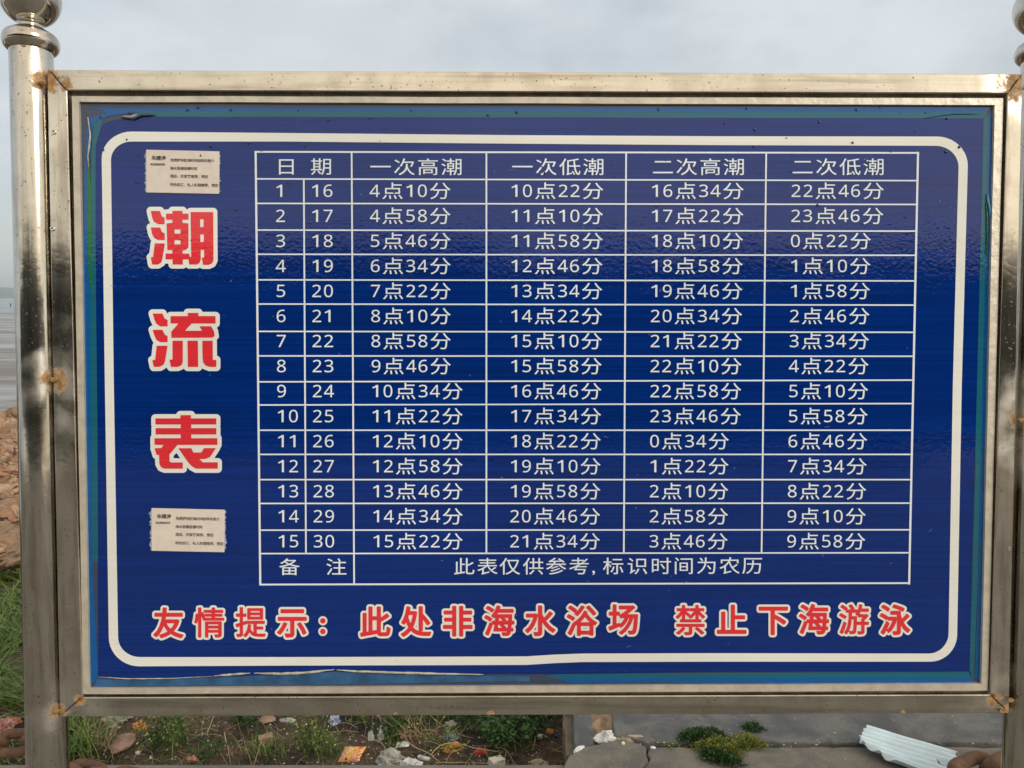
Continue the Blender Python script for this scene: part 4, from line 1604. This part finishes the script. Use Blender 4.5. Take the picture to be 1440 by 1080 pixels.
tb = MB()
for k in range(150):
    px_, py_ = rg.uniform(868, 1400), rg.uniform(1005, 1079)
    if rg.random() < .5:
        py_ = rg.gauss(1046, 2.5)
    p_ = at_z(px_, py_, 0.005 if py_ < 1043 else 0.0)
    r = rg.choice((.0012, .0018, .0028, .004)) * rg.uniform(.7, 1.3)
    vs = [p_ + Vector((r * rg.uniform(.8, 1.8), 0, 0)), p_ + Vector((0, r, 0)), p_ + Vector((-r * 1.3, 0, 0)), p_ + Vector((0, -r, 0)), p_ + Vector((0, 0, r * .8))]
    tb.add(vs, [(0, 1, 4), (1, 2, 4), (2, 3, 4), (3, 0, 4)])
o = tb.build('concrete_chips', simple('chips', (0.36, 0.30, 0.23), 0.85, .4, 90, obj=False))
o['kind'] = 'stuff'

# broken brick and foam block
def block(name, px, py, L, Wd, H, rot, mt, label, cat, tilt=(0, 0), jit=.004):
    p_ = gpos(px, py)
    bm = bmesh.new()
    bmesh.ops.create_cube(bm, size=1)
    bmesh.ops.subdivide_edges(bm, edges=bm.edges, cuts=2, use_grid_fill=True)
    for v_ in bm.verts:
        v_.co = Vector((v_.co.x * L, v_.co.y * Wd, v_.co.z * H)) + Vector((RND.uniform(-1, 1), RND.uniform(-1, 1), RND.uniform(-1, 1))) * jit
    R_ = Matrix.Rotation(rot, 4, 'Z') @ Matrix.Rotation(tilt[0], 4, 'X') @ Matrix.Rotation(tilt[1], 4, 'Y')
    bm.transform(Matrix.Translation(p_ + Vector((0, 0, H * .45))) @ R_)
    me = bpy.data.meshes.new(name)
    bm.to_mesh(me)
    bm.free()
    me.materials.append(mt)
    o = bpy.data.objects.new(name, me)
    COL.objects.link(o)
    bevel(o, .003, 2)
    tag(o, label, cat)
    return recenter(o)


block('brick', 374, 1046, .055, .04, .036, .35, M_BRK, 'broken reddish brown brick chunk on bare soil behind the small grass tuft', 'brick')
block('foam_block', 698, 1076, .062, .035, .030, .62, M_FOAM, 'off-white foam block lying in front of the bushy weed', 'foam block', (.1, .15), .002)
block('plastic_stick', 596, 1068, .048, .015, .012, -.3, M_PLW, 'white plastic bar lying across the twigs', 'litter', (.1, .1), .001)

# snack packet: a pillow pouch with crimped ends
p_ = gpos(495, 1068)
nx_, ny_ = 22, 14
vs, fs = [], []
for side in (1, -1):
    for j in range(ny_ + 1):
        for i in range(nx_ + 1):
            u_, v_ = i / nx_ * 2 - 1, j / ny_ * 2 - 1
            bul = (1 - u_ ** 4) * (1 - v_ ** 4)
            hh = side * .010 * bul + .0035 * mnoise.noise(Vector((u_ * 3, v_ * 3, side)))
            cr = .0018 * math.sin(v_ * 22) * (abs(u_) > .86)
            x_ = u_ * .042 * (1 - .06 * (1 - abs(v_))) + .010 * v_
            vs.append(Vector((x_, v_ * .030, hh + cr)))
    b0 = 0 if side == 1 else (nx_ + 1) * (ny_ + 1)
    for j in range(ny_):
        for i in range(nx_):
            a = b0 + j * (nx_ + 1) + i
            fs.append((a, a + 1, a + nx_ + 2, a + nx_ + 1))
R_ = Matrix.Rotation(.55, 3, 'X')
vs = [R_ @ v_ + p_ + Vector((0, 0, .022)) for v_ in vs]
m, t, b = mat('snack_packet_print')
pc = t.n('ShaderNodeTexCoord').outputs['Object']
sx_ = t.n('ShaderNodeSeparateXYZ')
t.put(sx_.inputs[0], pc)
c = t.mix(t.ramp(t.noise(pc, 45, 3), .42, .58), (0.75, 0.42, 0.05), (0.72, 0.30, 0.24))
wv = t.n('ShaderNodeTexWave', wave_type='BANDS', bands_direction='Z')
t.put(wv.inputs['Vector'], pc)
wv.inputs['Scale'].default_value = 45
wv.inputs['Distortion'].default_value = 3
edge = t.ramp(sx_.outputs[0], .020, .028)
c = t.mix(edge, c, t.mix(t.ramp(wv.outputs[1], .4, .6), (0.72, 0.12, 0.02), (0.8, 0.6, 0.15)))
c = t.mix(t.ramp(t.noise(pc, 75, 2), .62, .66), c, (0.28, 0.02, 0.02))
c = t.mix(t.ramp(t.noise(t.vmath('ADD', pc, (1, 1, 1)), 60, 2), .60, .64), c, (0.80, 0.70, 0.55))
t.put(b.inputs['Base Color'], c)
b.inputs['Roughness'].default_value = .3
o = mk('snack_packet', vs, fs, m, None, True)
tag(o, 'orange and pink foil snack packet standing at the kerb edge of the dirt bed', 'snack packet')
recenter(o)

# twigs
def twig(pts, r, label):
    w = MB()
    P_ = [gpos(a, b_, dz) for a, b_, dz in pts]
    out = []
    for i in range(len(P_) - 1):
        for k in range(4):
            out.append(P_[i].lerp(P_[i + 1], k / 4) + Vector((RND.uniform(-1, 1), RND.uniform(-1, 1), RND.uniform(-1, 1))) * .0012)
    out.append(P_[-1])
    w.tube(out, [r * (1 - .5 * k / len(out)) for k in range(len(out))], 6)
    o = w.build('twig', L_DRY, None, True)
    tag(o, label, 'twig')
    recenter(o)


twig([(570, 1046, .02), (582, 1060, .03), (604, 1070, .03), (618, 1078, .02)], .0028, 'crooked pale twig running down past the white plastic bar')
twig([(604, 1070, .02), (618, 1062, .04), (640, 1060, .05), (665, 1065, .04), (700, 1064, .02)], .0026, 'long curved pale twig arching below the orange wrapper')
twig([(612, 1076, .01), (650, 1077, .015), (690, 1078, .01)], .0020, 'straight thin twig lying flat left of the foam block')
twig([(292, 1038, .02), (298, 1028, .04), (305, 1018, .06)], .0022, 'short pale stick leaning over bare soil under the frame')
twig([(514, 1004, .10), (528, 1018, .08), (536, 1030, .05)], .0022, 'pale curved stick hanging into the weeds above the tall white scrap')
twig([(316, 1046, .05), (321, 1062, .03), (325, 1078, .0)], .0018, 'upright dry stalk in the middle of the bare soil')
twig([(357, 1076, .0), (365, 1062, .03), (370, 1052, .05)], .0018, 'thin green straw leaning across the small grass tuft')
twig([(114, 1010, .10), (120, 1040, .06), (140, 1070, .01)], .0024, 'pale bent stalk beside the post foot')

# corrugated sheet
A_, B_, C_, D4 = (1212, 1021), (1353, 1055), (1334, 1086), (1200, 1049)
zc = 0.045
PA, PB, PC, PD = (at_z(*q, zc) for q in (A_, B_, C_, D4))
nx_, ny_ = 60, 84
vs, fs, keep = [], [], {}
for j in range(ny_ + 1):
    v_ = j / ny_
    for i in range(nx_ + 1):
        u_ = i / nx_
        p_ = PA.lerp(PB, u_).lerp(PD.lerp(PC, u_), v_)
        z_ = 0.010 * math.sin(v_ * math.tau * 6.2) + .004 * nz(u_, v_, 3, 3) - .018 * u_
        vs.append(p_ + Vector((0, 0, z_ - .012 * v_)))
for j in range(ny_):
    for i in range(nx_):
        u_, v_ = (i + .5) / nx_, (j + .5) / ny_
        l_ = .03 + .025 * nz(0, v_, 9, 5) + .02 * (v_ < .12)
        l_ += max(0, (v_ - .62)) ** 1.2 * 1.35
        r_ = .97 + .035 * nz(0, v_, 8, 6) - (0.16 if v_ > .45 and v_ < .62 else 0) * (1 - abs(v_ - .53) * 6)
        if u_ < l_ or u_ > r_:
            continue
        a = j * (nx_ + 1) + i
        fs.append((a, a + 1, a + nx_ + 2, a + nx_ + 1))
o = mk('corrugated_sheet', vs, fs, simple('pale_blue_sheet', (0.66, 0.78, 0.83), 0.45, 0.06, 20, obj=False), None, True)
sm = o.modifiers.new('thickness', 'SOLIDIFY')
sm.thickness = 0.0025
tag(o, 'torn pale blue corrugated roofing sheet lying on the concrete slabs', 'corrugated sheet')
recenter(o)


# rusty anchor chain, seen left and right of the board's foot
def chain_link_mesh(L=.105, W_=.062, r=.0155):
    w = MB()
    pts = []
    R0 = W_ / 2 - 0
    hs = L / 2 - R0
    for k in range(13):
        an = -math.pi / 2 + math.pi * k / 12
        pts.append((hs + R0 * math.cos(an), R0 * math.sin(an), 0))
    for k in range(13):
        an = math.pi / 2 + math.pi * k / 12
        pts.append((-hs + R0 * math.cos(an), R0 * math.sin(an), 0))
    w.tube(pts, r, 12, closed=True)
    o = w.build('link', M_RUST, None, True)
    me = o.data
    bpy.data.objects.remove(o)
    return me


LM = chain_link_mesh()


def chain(p0, p1, sag, label, phase=0, sc=1.0):
    root = empty('chain', (p0 + p1) / 2, label, 'chain', 'rusty chains behind the board')
    n = max(2, round((p1 - p0).length / (.078 * sc)))
    for k in range(n + 1):
        q = k / n
        c0 = p0.lerp(p1, q) + Vector((0, 0, -sag * 4 * q * (1 - q)))
        q2 = min(1, q + .01)
        c1 = p0.lerp(p1, q2) + Vector((0, 0, -sag * 4 * q2 * (1 - q2)))
        dr_ = (c1 - c0) if q < 1 else (p1 - p0)
        o = bpy.data.objects.new('link', LM)
        COL.objects.link(o)
        o.parent = root
        qx = dr_.to_track_quat('X', 'Z')
        o.rotation_mode = 'QUATERNION'
        o.rotation_quaternion = qx @ Matrix.Rotation((k + phase) % 2 * math.pi / 2 + .5, 3, 'X').to_quaternion()
        o.location = c0 - root.location
        o.scale = (sc, sc, sc)
    return root


chain(at_y(-60, 1045, 2.25), at_y(60, 1045, 2.25), .0, 'rusty chain among grass, left of the post beside the pinkish bag', 0)
chain(at_y(88, 1085, 2.2), at_y(180, 1100, 2.2), .0, 'rusty chain links at the kerb between the post foot and the dirt bed', 1)
chain(at_y(1290, 1122, 2.2), at_y(1490, 1040, 2.35), .0, 'rusty chain rising towards the post beside the corrugated sheet', 0, 1.35)

bpy.data.objects.remove(_to)

# ------------------------------------------------------------------ air
HAZE = True
if HAZE:
    bm = bmesh.new()
    bmesh.ops.create_cube(bm, size=1)
    me = bpy.data.meshes.new('haze')
    bm.transform(Matrix.Translation((-500, 4400, 73)) @ Matrix.Diagonal((15000, 9400, 155, 1)))
    bm.to_mesh(me)
    bm.free()
    hz = bpy.data.objects.new('haze', me)
    COL.objects.link(hz)
    hz['kind'] = 'stuff'
    hm = bpy.data.materials.new('haze')
    hm.use_nodes = True
    hn = hm.node_tree
    hn.nodes.remove(hn.nodes['Principled BSDF'])
    pv = hn.nodes.new('ShaderNodeVolumePrincipled')
    pv.inputs['Color'].default_value = (0.78, 0.89, 1.0, 1)
    pv.inputs['Density'].default_value = 0.00022
    hn.links.new(pv.outputs[0], hn.nodes['Material Output'].inputs['Volume'])
    me.materials.append(hm)
